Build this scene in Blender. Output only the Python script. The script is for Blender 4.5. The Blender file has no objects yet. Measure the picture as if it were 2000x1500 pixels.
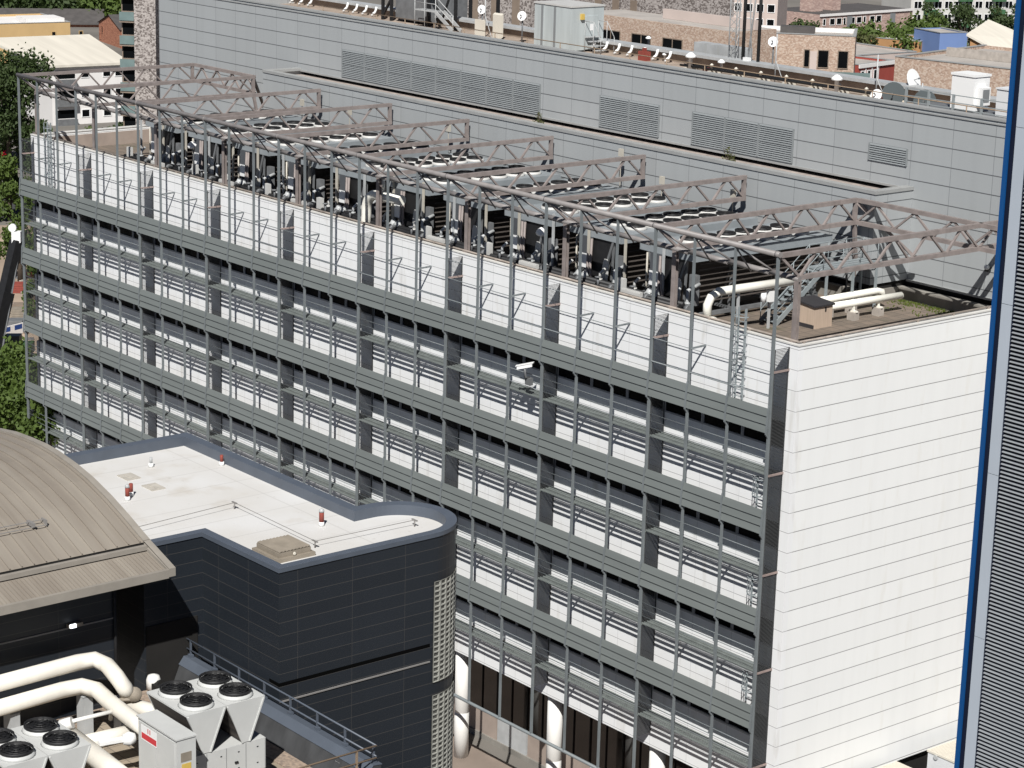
import bpy, math, random
from math import pi, sin, cos, radians
from mathutils import Vector, Matrix
random.seed(7)
sc = bpy.context.scene
COL = sc.collection

# ------------------------------------------------------------------ camera (solved from the photograph)
YAW, PITCH, ROLL, FPX = -0.8819, 0.2564, -0.0261, 4435.13
CAM = Vector((63.8855, -68.1567, 23.4016))
fw = Vector((sin(YAW)*cos(PITCH), cos(YAW)*cos(PITCH), -sin(PITCH)))
rt = Vector((cos(YAW), -sin(YAW), 0.0)); dn = fw.cross(rt)
RT = rt*cos(ROLL) + dn*sin(ROLL); DN = dn*cos(ROLL) - rt*sin(ROLL)
cd = bpy.data.cameras.new('camera'); cam = bpy.data.objects.new('camera', cd); COL.objects.link(cam)
m = Matrix((RT, -DN, -fw)).transposed().to_4x4(); m.translation = CAM
cam.matrix_world = m
cd.sensor_width = 36.0; cd.lens = FPX*36.0/2000.0; cd.clip_start = 1.0; cd.clip_end = 3000.0
sc.camera = cam
def ray(px, py): return fw + RT*((px-1000)/FPX) + DN*((py-750)/FPX)
def atz(px, py, z): d = ray(px, py); return CAM + d*((z-CAM.z)/d.z)
def atx(px, py, x): d = ray(px, py); return CAM + d*((x-CAM.x)/d.x)
def aty(px, py, y): d = ray(px, py); return CAM + d*((y-CAM.y)/d.y)
def atd(px, py, D): return CAM + ray(px, py)*D
HF = Vector((sin(YAW), cos(YAW), 0)); HR = Vector((cos(YAW), -sin(YAW), 0))

# ------------------------------------------------------------------ light
world = bpy.data.worlds.new('World'); sc.world = world; world.use_nodes = True
SUN = Vector((-0.93, 0.95, -1.40)).normalized()
nt = world.node_tree; bg = nt.nodes['Background']
sky = nt.nodes.new('ShaderNodeTexSky'); sky.sky_type = 'NISHITA'; sky.sun_disc = False
sky.sun_elevation = math.asin(-SUN.z); sky.sun_rotation = math.atan2(-SUN.x, -SUN.y); sky.air_density = 0.3; sky.dust_density = 0.2; sky.altitude = 500
nt.links.new(sky.outputs[0], bg.inputs[0]); bg.inputs[1].default_value = 0.05
sl = bpy.data.lights.new('sun', 'SUN'); so = bpy.data.objects.new('sun', sl); COL.objects.link(so)
sl.energy = 5.0; sl.angle = radians(0.5); sl.color = (1.0, 0.98, 0.945)
so.rotation_euler = SUN.to_track_quat('-Z', 'Y').to_euler(); so.location = (60, -60, 120)
sc.view_settings.view_transform = 'Standard'; sc.view_settings.look = 'None'
sc.view_settings.exposure = 0.35; sc.view_settings.gamma = 1.0
sc.cycles.max_bounces = 6; sc.cycles.diffuse_bounces = 3; sc.cycles.transparent_max_bounces = 8

# ------------------------------------------------------------------ materials
def newmat(name):
    mt = bpy.data.materials.new(name); mt.use_nodes = True
    return mt, mt.node_tree, mt.node_tree.nodes['Principled BSDF']
def mth(nt, op, a, b=None, c=None):
    n = nt.nodes.new('ShaderNodeMath'); n.operation = op
    for k, v in enumerate((a, b, c)):
        if v is None: continue
        if isinstance(v, (int, float)): n.inputs[k].default_value = v
        else: nt.links.new(v, n.inputs[k])
    return n.outputs[0]
def mixc(nt, f, a, b):
    n = nt.nodes.new('ShaderNodeMix'); n.data_type = 'RGBA'
    for s, v in ((0, f), (6, a), (7, b)):
        if isinstance(v, (int, float)): n.inputs[s].default_value = v
        elif isinstance(v, tuple): n.inputs[s].default_value = (*v, 1)
        else: nt.links.new(v, n.inputs[s])
    return n.outputs[2]
def wpos(nt):
    g = nt.nodes.new('ShaderNodeNewGeometry'); s = nt.nodes.new('ShaderNodeSeparateXYZ')
    nt.links.new(g.outputs['Position'], s.inputs[0]); return g.outputs['Position'], s.outputs
def noise(nt, vec, scale, det=3.0, stretch=None):
    if stretch:
        mp = nt.nodes.new('ShaderNodeMapping'); mp.inputs['Scale'].default_value = stretch
        nt.links.new(vec, mp.inputs[0]); vec = mp.outputs[0]
    n = nt.nodes.new('ShaderNodeTexNoise'); n.inputs['Scale'].default_value = scale; n.inputs['Detail'].default_value = det
    nt.links.new(vec, n.inputs['Vector']); return n.outputs['Fac']
def ramp(nt, f, lo, hi):
    n = nt.nodes.new('ShaderNodeMapRange'); n.inputs[1].default_value = lo; n.inputs[2].default_value = hi
    nt.links.new(f, n.inputs[0]); return n.outputs[0]
def sca(c, k): return tuple(x*k for x in c)
MATS = {}
def paint(name, c, rough=0.55, var=0.18, scale=0.9, metallic=0.0, c2=None, stretch=None, bump=0.0, spec=0.4):
    mt, nt, b = newmat(name); P, s = wpos(nt)
    f = ramp(nt, noise(nt, P, scale, 5.0, stretch), 0.35, 0.68)
    b.inputs['Roughness'].default_value = rough; b.inputs['Metallic'].default_value = metallic
    b.inputs['Specular IOR Level'].default_value = spec
    nt.links.new(mixc(nt, f, sca(c, 1-var) if c2 is None else c2, c), b.inputs['Base Color'])
    if bump:
        bn = nt.nodes.new('ShaderNodeBump'); bn.inputs['Strength'].default_value = bump; bn.inputs['Distance'].default_value = 0.02
        nt.links.new(noise(nt, P, scale*12, 3.0), bn.inputs['Height']); nt.links.new(bn.outputs[0], b.inputs['Normal'])
    MATS[name] = mt; return mt
def panels(name, c, jc, hp=0.9, hz=0.0, hw=0.03, vax=None, vp=2.4946, vo=0.0, vw=0.03, rough=0.5, var=0.06, vstr=0.6, streak=0.08, spec=0.4, hstr=1.0, stain=None):
    """cladding: horizontal joints every hp, vertical joints every vp along axis vax, faint panel-to-panel tone and rain streaks"""
    mt, nt, b = newmat(name); P, s = wpos(nt)
    zz = mth(nt, 'DIVIDE', mth(nt, 'SUBTRACT', s[2], hz), hp)
    fz = mth(nt, 'ABSOLUTE', mth(nt, 'SUBTRACT', mth(nt, 'FRACT', zz), 0.5))
    j = mth(nt, 'MULTIPLY', mth(nt, 'GREATER_THAN', fz, 0.5-hw/hp/2), hstr)
    tone = mth(nt, 'FLOOR', zz)
    if vax is not None:
        uu = mth(nt, 'DIVIDE', mth(nt, 'SUBTRACT', s[vax], vo), vp)
        fu = mth(nt, 'ABSOLUTE', mth(nt, 'SUBTRACT', mth(nt, 'FRACT', uu), 0.5))
        j2 = mth(nt, 'MULTIPLY', mth(nt, 'GREATER_THAN', fu, 0.5-vw/vp/2), vstr)
        j = mth(nt, 'MAXIMUM', j, j2)
        tone = mth(nt, 'ADD', mth(nt, 'MULTIPLY', tone, 7.3), mth(nt, 'FLOOR', uu))
    wn = nt.nodes.new('ShaderNodeTexWhiteNoise'); wn.noise_dimensions = '1D'; nt.links.new(tone, wn.inputs['W'])
    base = mixc(nt, wn.outputs['Value'], sca(c, 1-var), c)
    st = ramp(nt, noise(nt, P, 0.8, 6.0, (2.2, 2.2, 0.12)), 0.45, 0.8)
    base = mixc(nt, mth(nt, 'MULTIPLY', st, streak*4), base, sca(c, 0.72))
    if stain:
        sn = ramp(nt, noise(nt, P, 1.1, 5.0, (1.5, 1.5, 0.3)), 0.58, 0.76)
        base = mixc(nt, mth(nt, 'MULTIPLY', sn, 0.45), base, stain)
    nt.links.new(mixc(nt, j, base, jc), b.inputs['Base Color'])
    b.inputs['Roughness'].default_value = rough; b.inputs['Specular IOR Level'].default_value = spec
    MATS[name] = mt; return mt
def tiles(name, c, c2, s=0.6, jc=(0.05, 0.045, 0.04), moss=None):
    mt, nt, b = newmat(name); P, o = wpos(nt)
    def jn(a, off):
        q = mth(nt, 'DIVIDE', a, s); return q, mth(nt, 'GREATER_THAN', mth(nt, 'ABSOLUTE', mth(nt, 'SUBTRACT', mth(nt, 'FRACT', q), 0.5)), 0.465)
    qx, jx = jn(o[0], 0); qy, jy = jn(o[1], 0)
    j = mth(nt, 'MAXIMUM', jx, jy)
    wn = nt.nodes.new('ShaderNodeTexWhiteNoise'); wn.noise_dimensions = '1D'
    nt.links.new(mth(nt, 'ADD', mth(nt, 'MULTIPLY', mth(nt, 'FLOOR', qx), 13.7), mth(nt, 'FLOOR', qy)), wn.inputs['W'])
    f = mth(nt, 'ADD', mth(nt, 'MULTIPLY', wn.outputs['Value'], 0.5), mth(nt, 'MULTIPLY', noise(nt, P, 1.3, 5), 0.5))
    base = mixc(nt, f, c2, c)
    if moss: base = mixc(nt, ramp(nt, noise(nt, P, 0.7, 6), 0.6, 0.75), base, moss)
    nt.links.new(mixc(nt, mth(nt, 'MULTIPLY', j, 0.75), base, jc), b.inputs['Base Color']); b.inputs['Roughness'].default_value = 0.9
    MATS[name] = mt; return mt
def stonework(name, a, bb, cc, sx=2.0, sz=4.0):
    """random coursed masonry in three tones"""
    mt, nt, b = newmat(name); P, o = wpos(nt)
    mp = nt.nodes.new('ShaderNodeMapping'); mp.inputs['Scale'].default_value = (sx, sx, sz); nt.links.new(P, mp.inputs[0])
    v = nt.nodes.new('ShaderNodeTexVoronoi'); v.inputs['Scale'].default_value = 1.0; nt.links.new(mp.outputs[0], v.inputs['Vector'])
    sp = nt.nodes.new('ShaderNodeSeparateColor'); nt.links.new(v.outputs['Color'], sp.inputs[0])
    k = mixc(nt, sp.outputs[0], a, bb); k = mixc(nt, mth(nt, 'GREATER_THAN', sp.outputs[1], 0.66), k, cc)
    nt.links.new(k, b.inputs['Base Color']); b.inputs['Roughness'].default_value = 0.9
    MATS[name] = mt; return mt
def glassy(name, c, rough=0.08, var=0.5, spec=0.6):
    mt, nt, b = newmat(name); P, o = wpos(nt)
    nt.links.new(mixc(nt, ramp(nt, noise(nt, P, 0.35, 2), 0.3, 0.7), sca(c, 1-var), c), b.inputs['Base Color'])
    b.inputs['Roughness'].default_value = rough; b.inputs['Specular IOR Level'].default_value = spec
    MATS[name] = mt; return mt
def foliage(name, a, bb):
    mt, nt, b = newmat(name); P, o = wpos(nt)
    n1 = noise(nt, P, 0.9, 2); wn = nt.nodes.new('ShaderNodeTexWhiteNoise'); nt.links.new(P, wn.inputs['Vector'])
    nt.links.new(mixc(nt, mth(nt, 'ADD', mth(nt, 'MULTIPLY', n1, 0.7), mth(nt, 'MULTIPLY', wn.outputs['Value'], 0.3)), a, bb), b.inputs['Base Color'])
    b.inputs['Roughness'].default_value = 0.65; b.inputs['Specular IOR Level'].default_value = 0.25
    tr = nt.nodes.new('ShaderNodeBsdfTranslucent'); tr.inputs[0].default_value = (bb[0]*1.2, bb[1]*1.3, bb[2], 1)
    mx = nt.nodes.new('ShaderNodeMixShader'); mx.inputs[0].default_value = 0.22
    nt.links.new(b.outputs[0], mx.inputs[1]); nt.links.new(tr.outputs[0], mx.inputs[2])
    nt.links.new(mx.outputs[0], nt.nodes['Material Output'].inputs[0]); MATS[name] = mt; return mt

X0, SP = -0.5691, 2.4946
def X(i): return X0 - SP*i
ZB = [-1.6476 - 4.49*k for k in range(4)]
WHITE = (0.775, 0.78, 0.77)
M = MATS
panels('white_facade', (0.765,0.77,0.77), (0.33, 0.33, 0.335), 0.9, 0.0, 0.026, 0, SP, X0, 0.03, vstr=0.4, streak=0.03, var=0.03, stain=(0.42, 0.39, 0.33))
panels('white_end', WHITE, (0.25, 0.25, 0.25), 0.9, 0.0, 0.036, streak=0.035, var=0.025, stain=(0.66, 0.645, 0.60))
panels('grey_clad', (0.335, 0.35, 0.355), (0.10, 0.105, 0.11), 0.9, 0.36, 0.05, 0, SP, 0.0, 0.035, vstr=0.55, streak=0.05, var=0.05)
panels('grey_clad_side', (0.335, 0.35, 0.355), (0.10, 0.105, 0.11), 0.9, 0.36, 0.05, 1, SP, 0.7, 0.035, vstr=0.55, streak=0.05, var=0.05)
panels('dark_clad_x', (0.0175, 0.0215, 0.0275), (0.085, 0.078, 0.07), 0.47, -2.62, 0.02, 0, 1.9, 0.55, 0.016, vstr=0.5, var=0.15, streak=0.05, rough=0.42, hstr=0.55)
panels('dark_clad_y', (0.0175, 0.0215, 0.0275), (0.085, 0.078, 0.07), 0.47, -2.62, 0.02, 1, 2.3, 0.75, 0.016, vstr=0.5, var=0.15, streak=0.05, rough=0.42, hstr=0.55)
paint('plain_white', WHITE, 0.5, 0.05); paint('white_pipe', (0.80, 0.78, 0.70), 0.45, 0.06, 1.5)
paint('cream_pipe', (0.70, 0.665, 0.59), 0.5, 0.10, 1.2); paint('warm_white', (0.72, 0.71, 0.68), 0.5, 0.05)
paint('steel_brown', (0.26, 0.222, 0.208), 0.55, 0.25, 2.5); paint('steel_tube', (0.24, 0.222, 0.215), 0.5, 0.22, 2.0)
paint('screen_grey', (0.165, 0.183, 0.19), 0.5, 0.14, 1.5); paint('band_green', (0.156, 0.172, 0.167), 0.55, 0.12, 0.6, stretch=(0.4, 1, 3))
paint('walk_grey', (0.175, 0.195, 0.187), 0.55, 0.2, 2.5); paint('fin_dark', (0.055, 0.057, 0.058), 0.6, 0.2)
paint('rust_bar', (0.29, 0.225, 0.205), 0.7, 0.25, 2.0); paint('mullion', (0.20, 0.21, 0.215), 0.45, 0.1)
glassy('window_black', (0.006, 0.007, 0.008), 0.15, spec=0.04); paint('sill_grey', (0.36, 0.365, 0.37), 0.5, 0.1); glassy('glass_brown', (0.03, 0.022, 0.019), 0.06, 0.6)
paint('coping_white', (0.62, 0.61, 0.58), 0.6, 0.15, 1.5); paint('coping_dirty', (0.34, 0.29, 0.25), 0.75, 0.4, 1.6)
paint('coping_grey', (0.30, 0.305, 0.30), 0.6, 0.12, 1.2)
tiles('deck_tiles', (0.20, 0.155, 0.12), (0.12, 0.10, 0.08), 0.6, moss=(0.07, 0.08, 0.035))
paint('plinth', (0.24, 0.225, 0.20), 0.85, 0.3, 1.2, stretch=(1, 1, 0.3)); paint('upstand', (0.33, 0.27, 0.23), 0.85, 0.2, 1.0)
paint('pink_gravel', (0.40, 0.345, 0.31), 0.95, 0.35, 3.0, bump=0.4); paint('roof_tan', (0.36, 0.29, 0.235), 0.95, 0.3, 0.9, bump=0.3)
paint('gap_shade_black', (0.002, 0.002, 0.002), 0.95, 0.1, spec=0.05); paint('void_black', (0.012, 0.011, 0.010), 0.9, 0.3); paint('black_gear', (0.016, 0.016, 0.017), 0.55, 0.3, 3.0)
paint('coil_dark', (0.020, 0.018, 0.017), 0.8, 0.4, 3.0, c2=(0.07, 0.058, 0.05), stretch=(0.05, 0.05, 2.2))
paint('coil_bar', (0.10, 0.085, 0.075), 0.8, 0.3, 2.0); paint('parapet_dark', (0.06, 0.062, 0.065), 0.7, 0.45, 1.2, stretch=(1.5, 1.5, 0.3)); paint('louvre_grey', (0.215, 0.23, 0.235), 0.55, 0.08); paint('gear_grey', (0.16, 0.165, 0.17), 0.5, 0.25, 2.0)
paint('chiller_top', (0.26, 0.285, 0.30), 0.5, 0.15, 1.2); paint('chiller_white', (0.50, 0.495, 0.475), 0.5, 0.1, 1.5)
paint('panel_dark', (0.075, 0.08, 0.088), 0.5, 0.15); paint('cream_post', (0.45, 0.42, 0.36), 0.6, 0.15); paint('beige_box', (0.46, 0.36, 0.28), 0.75, 0.12, 2.0, stretch=(6, 6, 0.4))
paint('lid_dark', (0.035, 0.033, 0.036), 0.6, 0.2); paint('concrete', (0.40, 0.36, 0.32), 0.9, 0.25, 2.0, bump=0.2)
paint('stair_grey', (0.25, 0.28, 0.29), 0.5, 0.12, 2.0); paint('galv', (0.42, 0.43, 0.43), 0.45, 0.18, 1.5)

mt, nt_, b_ = newmat('white_roof'); P_, o_ = wpos(nt_); MATS['white_roof'] = mt
f_ = ramp(nt_, noise(nt_, P_, 0.35, 5), .35, .68); base_ = mixc(nt_, f_, (0.535, 0.52, 0.495), (0.585, 0.58, 0.57))
for ax_, pt_, of_ in ((0, 1.9, .4), (1, 7.2, 1.1)):
    q_ = mth(nt_, 'ABSOLUTE', mth(nt_, 'SUBTRACT', mth(nt_, 'FRACT', mth(nt_, 'DIVIDE', mth(nt_, 'ADD', o_[ax_], of_), pt_)), .5))
    base_ = mixc(nt_, mth(nt_, 'MULTIPLY', mth(nt_, 'GREATER_THAN', q_, .5-.035/pt_), .45), base_, (0.42, 0.41, 0.39))
base_ = mixc(nt_, mth(nt_, 'MULTIPLY', ramp(nt_, noise(nt_, P_, .55, 8), .60, .74), .4), base_, (0.40, 0.35, 0.28))
base_ = mixc(nt_, mth(nt_, 'MULTIPLY', ramp(nt_, noise(nt_, P_, 4.0, 4), .68, .76), .5), base_, (0.36, 0.34, 0.31))
nt_.links.new(base_, b_.inputs['Base Color']); b_.inputs['Roughness'].default_value = .7

paint('blue_coping', (0.085, 0.10, 0.125), 0.42, 0.12, 1.2); paint('hatch_tan', (0.26, 0.225, 0.18), 0.7, 0.2, 2.0)
paint('roof_patch', (0.46, 0.43, 0.38), 0.8, 0.2, 3.0); paint('pot_red', (0.25, 0.055, 0.04), 0.7, 0.2, 3.0); paint('wire', (0.22, 0.21, 0.20), 0.5, 0.1)
paint('barrel_roof', (0.26, 0.232, 0.195), 0.55, 0.22, 0.8, c2=(0.205, 0.178, 0.148), stretch=(0.25, 2.5, 0.25)); paint('barrel_trim', (0.28, 0.255, 0.22), 0.55, 0.15, 1.5)
paint('gravel', (0.38, 0.29, 0.22), 0.95, 0.5, 7.0, c2=(0.20, 0.16, 0.13), bump=0.6)
tiles('roof_slabs', (0.34, 0.28, 0.21), (0.21, 0.175, 0.13), 0.6, jc=(0.12, 0.10, 0.08))
paint('condenser_white', (0.50, 0.505, 0.49), 0.45, 0.07, 1.5); paint('label_red', (0.55, 0.04, 0.05), 0.5, 0.1); paint('label_yellow', (0.6, 0.42, 0.10), 0.5, 0.1)
paint('label_green', (0.10, 0.26, 0.09), 0.5, 0.1); paint('label_white', (0.75, 0.75, 0.74), 0.5, 0.03); paint('brown_rail', (0.26, 0.19, 0.13), 0.6, 0.2)
paint('tower_blue', (0.004, 0.06, 0.20), 0.35, 0.1, 0.5); paint('tower_navy', (0.003, 0.006, 0.02), 0.5, 0.1); paint('tower_panel', (0.38, 0.42, 0.47), 0.45, 0.06, 0.6)
paint('tower_slat', (0.235, 0.25, 0.265), 0.5, 0.12, 2.0, stretch=(0.5, 4, 6)); paint('glass_block', (0.30, 0.30, 0.27), 0.3, 0.2, 2.0)
paint('block_pit', (0.11, 0.11, 0.10), 0.25, 0.3, 4.0)
paint('ground_mat', (0.19, 0.175, 0.155), 0.95, 0.35, 0.06, bump=0.2); paint('asphalt', (0.055, 0.055, 0.058), 0.9, 0.25, 0.5)
paint('sand', (0.42, 0.33, 0.25), 0.95, 0.4, 0.12, c2=(0.26, 0.20, 0.15)); paint('paving', (0.25, 0.20, 0.165), 0.9, 0.2, 0.5)
stonework('stone_mix', (0.40, 0.365, 0.34), (0.25, 0.22, 0.205), (0.13, 0.11, 0.10), 4.5, 6.0)
stonework('brick_mix', (0.42, 0.31, 0.24), (0.30, 0.21, 0.16), (0.46, 0.37, 0.30), 5.0, 8.0)
stonework('brick_red', (0.34, 0.14, 0.08), (0.25, 0.10, 0.06), (0.40, 0.18, 0.11), 3.0, 8.0)
stonework('brick_pink', (0.40, 0.28, 0.24), (0.33, 0.23, 0.20), (0.46, 0.34, 0.29), 2.0, 5.0)
paint('brown_frame', (0.23, 0.18, 0.14), 0.7, 0.15); paint('teal_glass', (0.15, 0.205, 0.20), 0.25, 0.15); paint('pale_roof', (0.62, 0.58, 0.50), 0.7, 0.12, 0.3, stretch=(0.3, 3, 1))
paint('slate', (0.085, 0.078, 0.075), 0.8, 0.25, 0.8); paint('render_white', (0.70, 0.68, 0.66), 0.7, 0.06, 0.3); paint('ochre', (0.50, 0.34, 0.16), 0.8, 0.1, 0.4)
paint('pink_render', (0.50, 0.42, 0.38), 0.8, 0.1, 0.4); paint('orange_brick', (0.40, 0.22, 0.10), 0.85, 0.15, 0.8); paint('blue_render', (0.16, 0.24, 0.46), 0.7, 0.08, 0.4)
paint('red_panel', (0.30, 0.06, 0.045), 0.7, 0.1); paint('flat_roof', (0.40, 0.37, 0.34), 0.9, 0.2, 0.4); paint('block_white', (0.52, 0.51, 0.48), 0.8, 0.1, 0.4); paint('balcony_green', (0.05, 0.13, 0.06), 0.6, 0.2)
paint('container_cream', (0.62, 0.58, 0.50), 0.6, 0.1); paint('container_white', (0.62, 0.63, 0.64), 0.55, 0.06)
foliage('leaf_dark', (0.022, 0.036, 0.012), (0.060, 0.090, 0.028)); foliage('leaf_mid', (0.034, 0.058, 0.012), (0.100, 0.145, 0.030)); foliage('leaf_olive', (0.05, 0.06, 0.02), (0.12, 0.13, 0.05))
foliage('moss_grass', (0.05, 0.075, 0.012), (0.13, 0.16, 0.03)); paint('bark', (0.10, 0.078, 0.058), 0.9, 0.3, 3.0); paint('pale_bark', (0.20, 0.16, 0.125), 0.9, 0.3, 2.0)
paint('car_red', (0.40, 0.012, 0.02), 0.25, 0.05); paint('car_blue', (0.012, 0.05, 0.20), 0.25, 0.05); paint('tyre', (0.012, 0.012, 0.012), 0.8, 0.1)
paint('machine_green', (0.05, 0.10, 0.03), 0.4, 0.1); paint('dish_grey', (0.07, 0.085, 0.09), 0.6, 0.1); paint('fibre_pale', (0.44, 0.48, 0.48), 0.5, 0.16, 0.8, stretch=(3, 3, 0.3))
mt, nt_, b_ = newmat('lamp_lit'); b_.inputs['Emission Color'].default_value = (0.9, 0.95, 1, 1); b_.inputs['Emission Strength'].default_value = 2.5; M['lamp_lit'] = mt

# ------------------------------------------------------------------ mesh collecting and object helpers
class MB:
    def __init__(s): s.v = []; s.f = []; s.sm = []
    def add(s, vs, fs, smooth=False):
        n = len(s.v); s.v += [tuple(p) for p in vs]; s.f += [tuple(i+n for i in q) for q in fs]; s.sm += [smooth]*len(fs); return s
    def box(s, x0, x1, y0, y1, z0, z1):
        return s.add([(x0,y0,z0),(x1,y0,z0),(x1,y1,z0),(x0,y1,z0),(x0,y0,z1),(x1,y0,z1),(x1,y1,z1),(x0,y1,z1)],
                     [(3,2,1,0),(4,5,6,7),(0,1,5,4),(1,2,6,5),(2,3,7,6),(3,0,4,7)])
    def obox(s, c, ax, ay, az):
        c = Vector(c); ax, ay, az = Vector(ax), Vector(ay), Vector(az)
        k = [(-1,-1,-1),(1,-1,-1),(1,1,-1),(-1,1,-1),(-1,-1,1),(1,-1,1),(1,1,1),(-1,1,1)]
        return s.add([c+ax*a+ay*b+az*d for a,b,d in k], [(3,2,1,0),(4,5,6,7),(0,1,5,4),(1,2,6,5),(2,3,7,6),(3,0,4,7)])
    def bar(s, p, q, w, h, up=(0,0,1)):
        p, q = Vector(p), Vector(q); d = q-p; L = d.length; d.normalize(); up = Vector(up)
        if abs(d.dot(up)) > 0.98: up = Vector((0,1,0))
        a = d.cross(up).normalized(); b = a.cross(d)
        return s.obox((p+q)/2, d*(L/2), a*(w/2), b*(h/2))
    def tube(s, pts, r, n=8, caps=True):
        pts = [Vector(p) for p in pts]; rr = r if isinstance(r, (list, tuple)) else [r]*len(pts)
        vs = []; fs = []; d0 = (pts[1]-pts[0]).normalized()
        up = Vector((0,0,1)) if abs(d0.z) < 0.95 else Vector((1,0,0))
        a = d0.cross(up).normalized()
        for i, p in enumerate(pts):
            if i == 0: d = d0
            elif i == len(pts)-1: d = (pts[i]-pts[i-1]).normalized()
            else:
                d = (pts[i]-pts[i-1]).normalized()+(pts[i+1]-pts[i]).normalized()
                d = d.normalized() if d.length > 1e-6 else (pts[i+1]-pts[i]).normalized()
            a = (a-d*a.dot(d)); a = a.normalized() if a.length > 1e-6 else d.orthogonal().normalized(); b = d.cross(a)
            for k in range(n):
                t = 2*pi*k/n; vs.append(p+(a*cos(t)+b*sin(t))*rr[i])
        for i in range(len(pts)-1):
            for k in range(n):
                k2 = (k+1) % n; fs.append((i*n+k, i*n+k2, (i+1)*n+k2, (i+1)*n+k))
        s.add(vs, fs, n > 5)
        if caps:
            m0 = len(s.v)-len(vs)
            s.f += [tuple(m0+k for k in range(n))[::-1], tuple(m0+(len(pts)-1)*n+k for k in range(n))]; s.sm += [False, False]
        return s
    def prism(s, poly, z0, z1):
        n = len(poly); vs = [(p[0],p[1],z0) for p in poly]+[(p[0],p[1],z1) for p in poly]
        return s.add(vs, [tuple(range(n))[::-1], tuple(range(n, 2*n))]+[(i,(i+1)%n,n+(i+1)%n,n+i) for i in range(n)])
    def extr(s, poly, a, b):
        """closed profile of 3-d points swept from offset a to offset b"""
        n = len(poly); a, b = Vector(a), Vector(b)
        vs = [Vector(p)+a for p in poly]+[Vector(p)+b for p in poly]
        return s.add(vs, [tuple(range(n))[::-1], tuple(range(n, 2*n))]+[(i,(i+1)%n,n+(i+1)%n,n+i) for i in range(n)])
    def lathe(s, c, prof, n=14, ax=None):
        c = Vector(c); vs = []; fs = []
        Z = Vector((0,0,1)) if ax is None else Vector(ax).normalized()
        A = Z.orthogonal().normalized(); B = Z.cross(A)
        for r, z in prof:
            for k in range(n): t = 2*pi*k/n; vs.append(c+A*(r*cos(t))+B*(r*sin(t))+Z*z)
        for i in range(len(prof)-1):
            for k in range(n): k2 = (k+1)%n; fs.append((i*n+k,i*n+k2,(i+1)*n+k2,(i+1)*n+k))
        s.add(vs, fs, True); m0 = len(s.v)-len(vs)
        s.f += [tuple(m0+k for k in range(n))[::-1], tuple(m0+(len(prof)-1)*n+k for k in range(n))]; s.sm += [False, False]
        return s
    def build(s, name, mat, parent=None, label=None):
        off = ORG.get(parent.name, Vector()) if parent else Vector()
        me = bpy.data.meshes.new(name); me.from_pydata([Vector(p)-off for p in s.v], [], s.f)
        me.polygons.foreach_set('use_smooth', s.sm); me.update()
        me.materials.append(M[mat])
        o = bpy.data.objects.new(name, me); COL.objects.link(o)
        if parent: o.parent = parent; ORG[o.name] = off
        else: ORG[o.name] = Vector()
        if label: o['label'] = label
        return o
ORG = {}
def thing(name, label, cat, loc=(0,0,0), group=None):
    o = bpy.data.objects.new(name, None); o.empty_display_size = 0.3; COL.objects.link(o); o.location = loc
    ORG[o.name] = Vector(loc); o['label'] = label; o['category'] = cat
    if group: o['group'] = group
    return o
def tag(o, label, cat, group=None):
    o['label'] = label; o['category'] = cat
    if group: o['group'] = group
    return o
def struct(o): o['kind'] = 'structure'; return o
def copy_tree(o, parent=None):
    c = o.copy(); COL.objects.link(c)
    if parent: c.parent = parent
    for ch in list(o.children): copy_tree(ch, c)
    return c
def arc_pts(c, r, a0, a1, n, e1, e2):
    c, e1, e2 = Vector(c), Vector(e1), Vector(e2)
    return [c+e1*(r*cos(a0+(a1-a0)*k/n))+e2*(r*sin(a0+(a1-a0)*k/n)) for k in range(n+1)]

# ================================================================== SETTING
GZ = -26.0
g = MB(); g.add([(-1500,-300,GZ),(300,-300,GZ),(300,1500,GZ),(-1500,1500,GZ)], [(0,1,2,3)])
struct(g.build('ground', 'ground_mat'))
q = [atz(-60,440,GZ+.004), atz(95,440,GZ+.004), atz(130,760,GZ+.004), atz(-60,760,GZ+.004)]
g = MB(); g.add(q, [(0,3,2,1)]); struct(g.build('construction_ground', 'sand'))
q = [atz(-60,372,GZ+.008), atz(90,372,GZ+.008), atz(90,432,GZ+.008), atz(-60,432,GZ+.008)]
g = MB(); g.add(q, [(0,3,2,1)]); struct(g.build('road', 'asphalt'))
g = MB(); g.box(-66, 6, -18, 2.0, GZ+.004, GZ+.02); struct(g.build('pavement', 'paving'))

# ================================================================== WHITE LABORATORY BUILDING
lab = thing('office_building', 'long white panelled building with ribbon windows and an open rooftop plant deck', 'building', (-34, 0, GZ))
YR = 15.0; XL = -68.3
w = MB()
tops = [1.05] + [z-1.95 for z in ZB]; bots = [z-0.75 for z in ZB] + [-19.9]
for t, b in zip(tops, bots): w.box(XL, -0.57, 0, 0.3, b, t)
w.box(-0.57, 0, 0, 0.3, -19.9, 1.05)
w.build('facade_wall', 'white_facade', lab)
w = MB(); w.box(-0.3, 0, 0.3, 22, -19.9, 1.05); w.build('end_wall', 'white_end', lab)
w = MB(); w.box(XL, XL+0.3, 0.3, 13, -19.9, 1.05); w.build('end_wall', 'white_end', lab)
w = MB(); w.box(XL+0.3, -0.3, 0.3, YR, -0.3, 0.0); w.build('roof_deck', 'deck_tiles', lab)
w = MB()
w.box(XL-.03, 0.03, -0.03, 0.34, 1.05, 1.11); w.box(-0.34, 0.03, 0.34, 22, 1.05, 1.11); w.box(XL-.03, XL+.34, .34, 13, 1.05, 1.11)
w.build('coping', 'coping_white', lab)
w = MB()      # weathered capping rail clamped along the parapet
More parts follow.
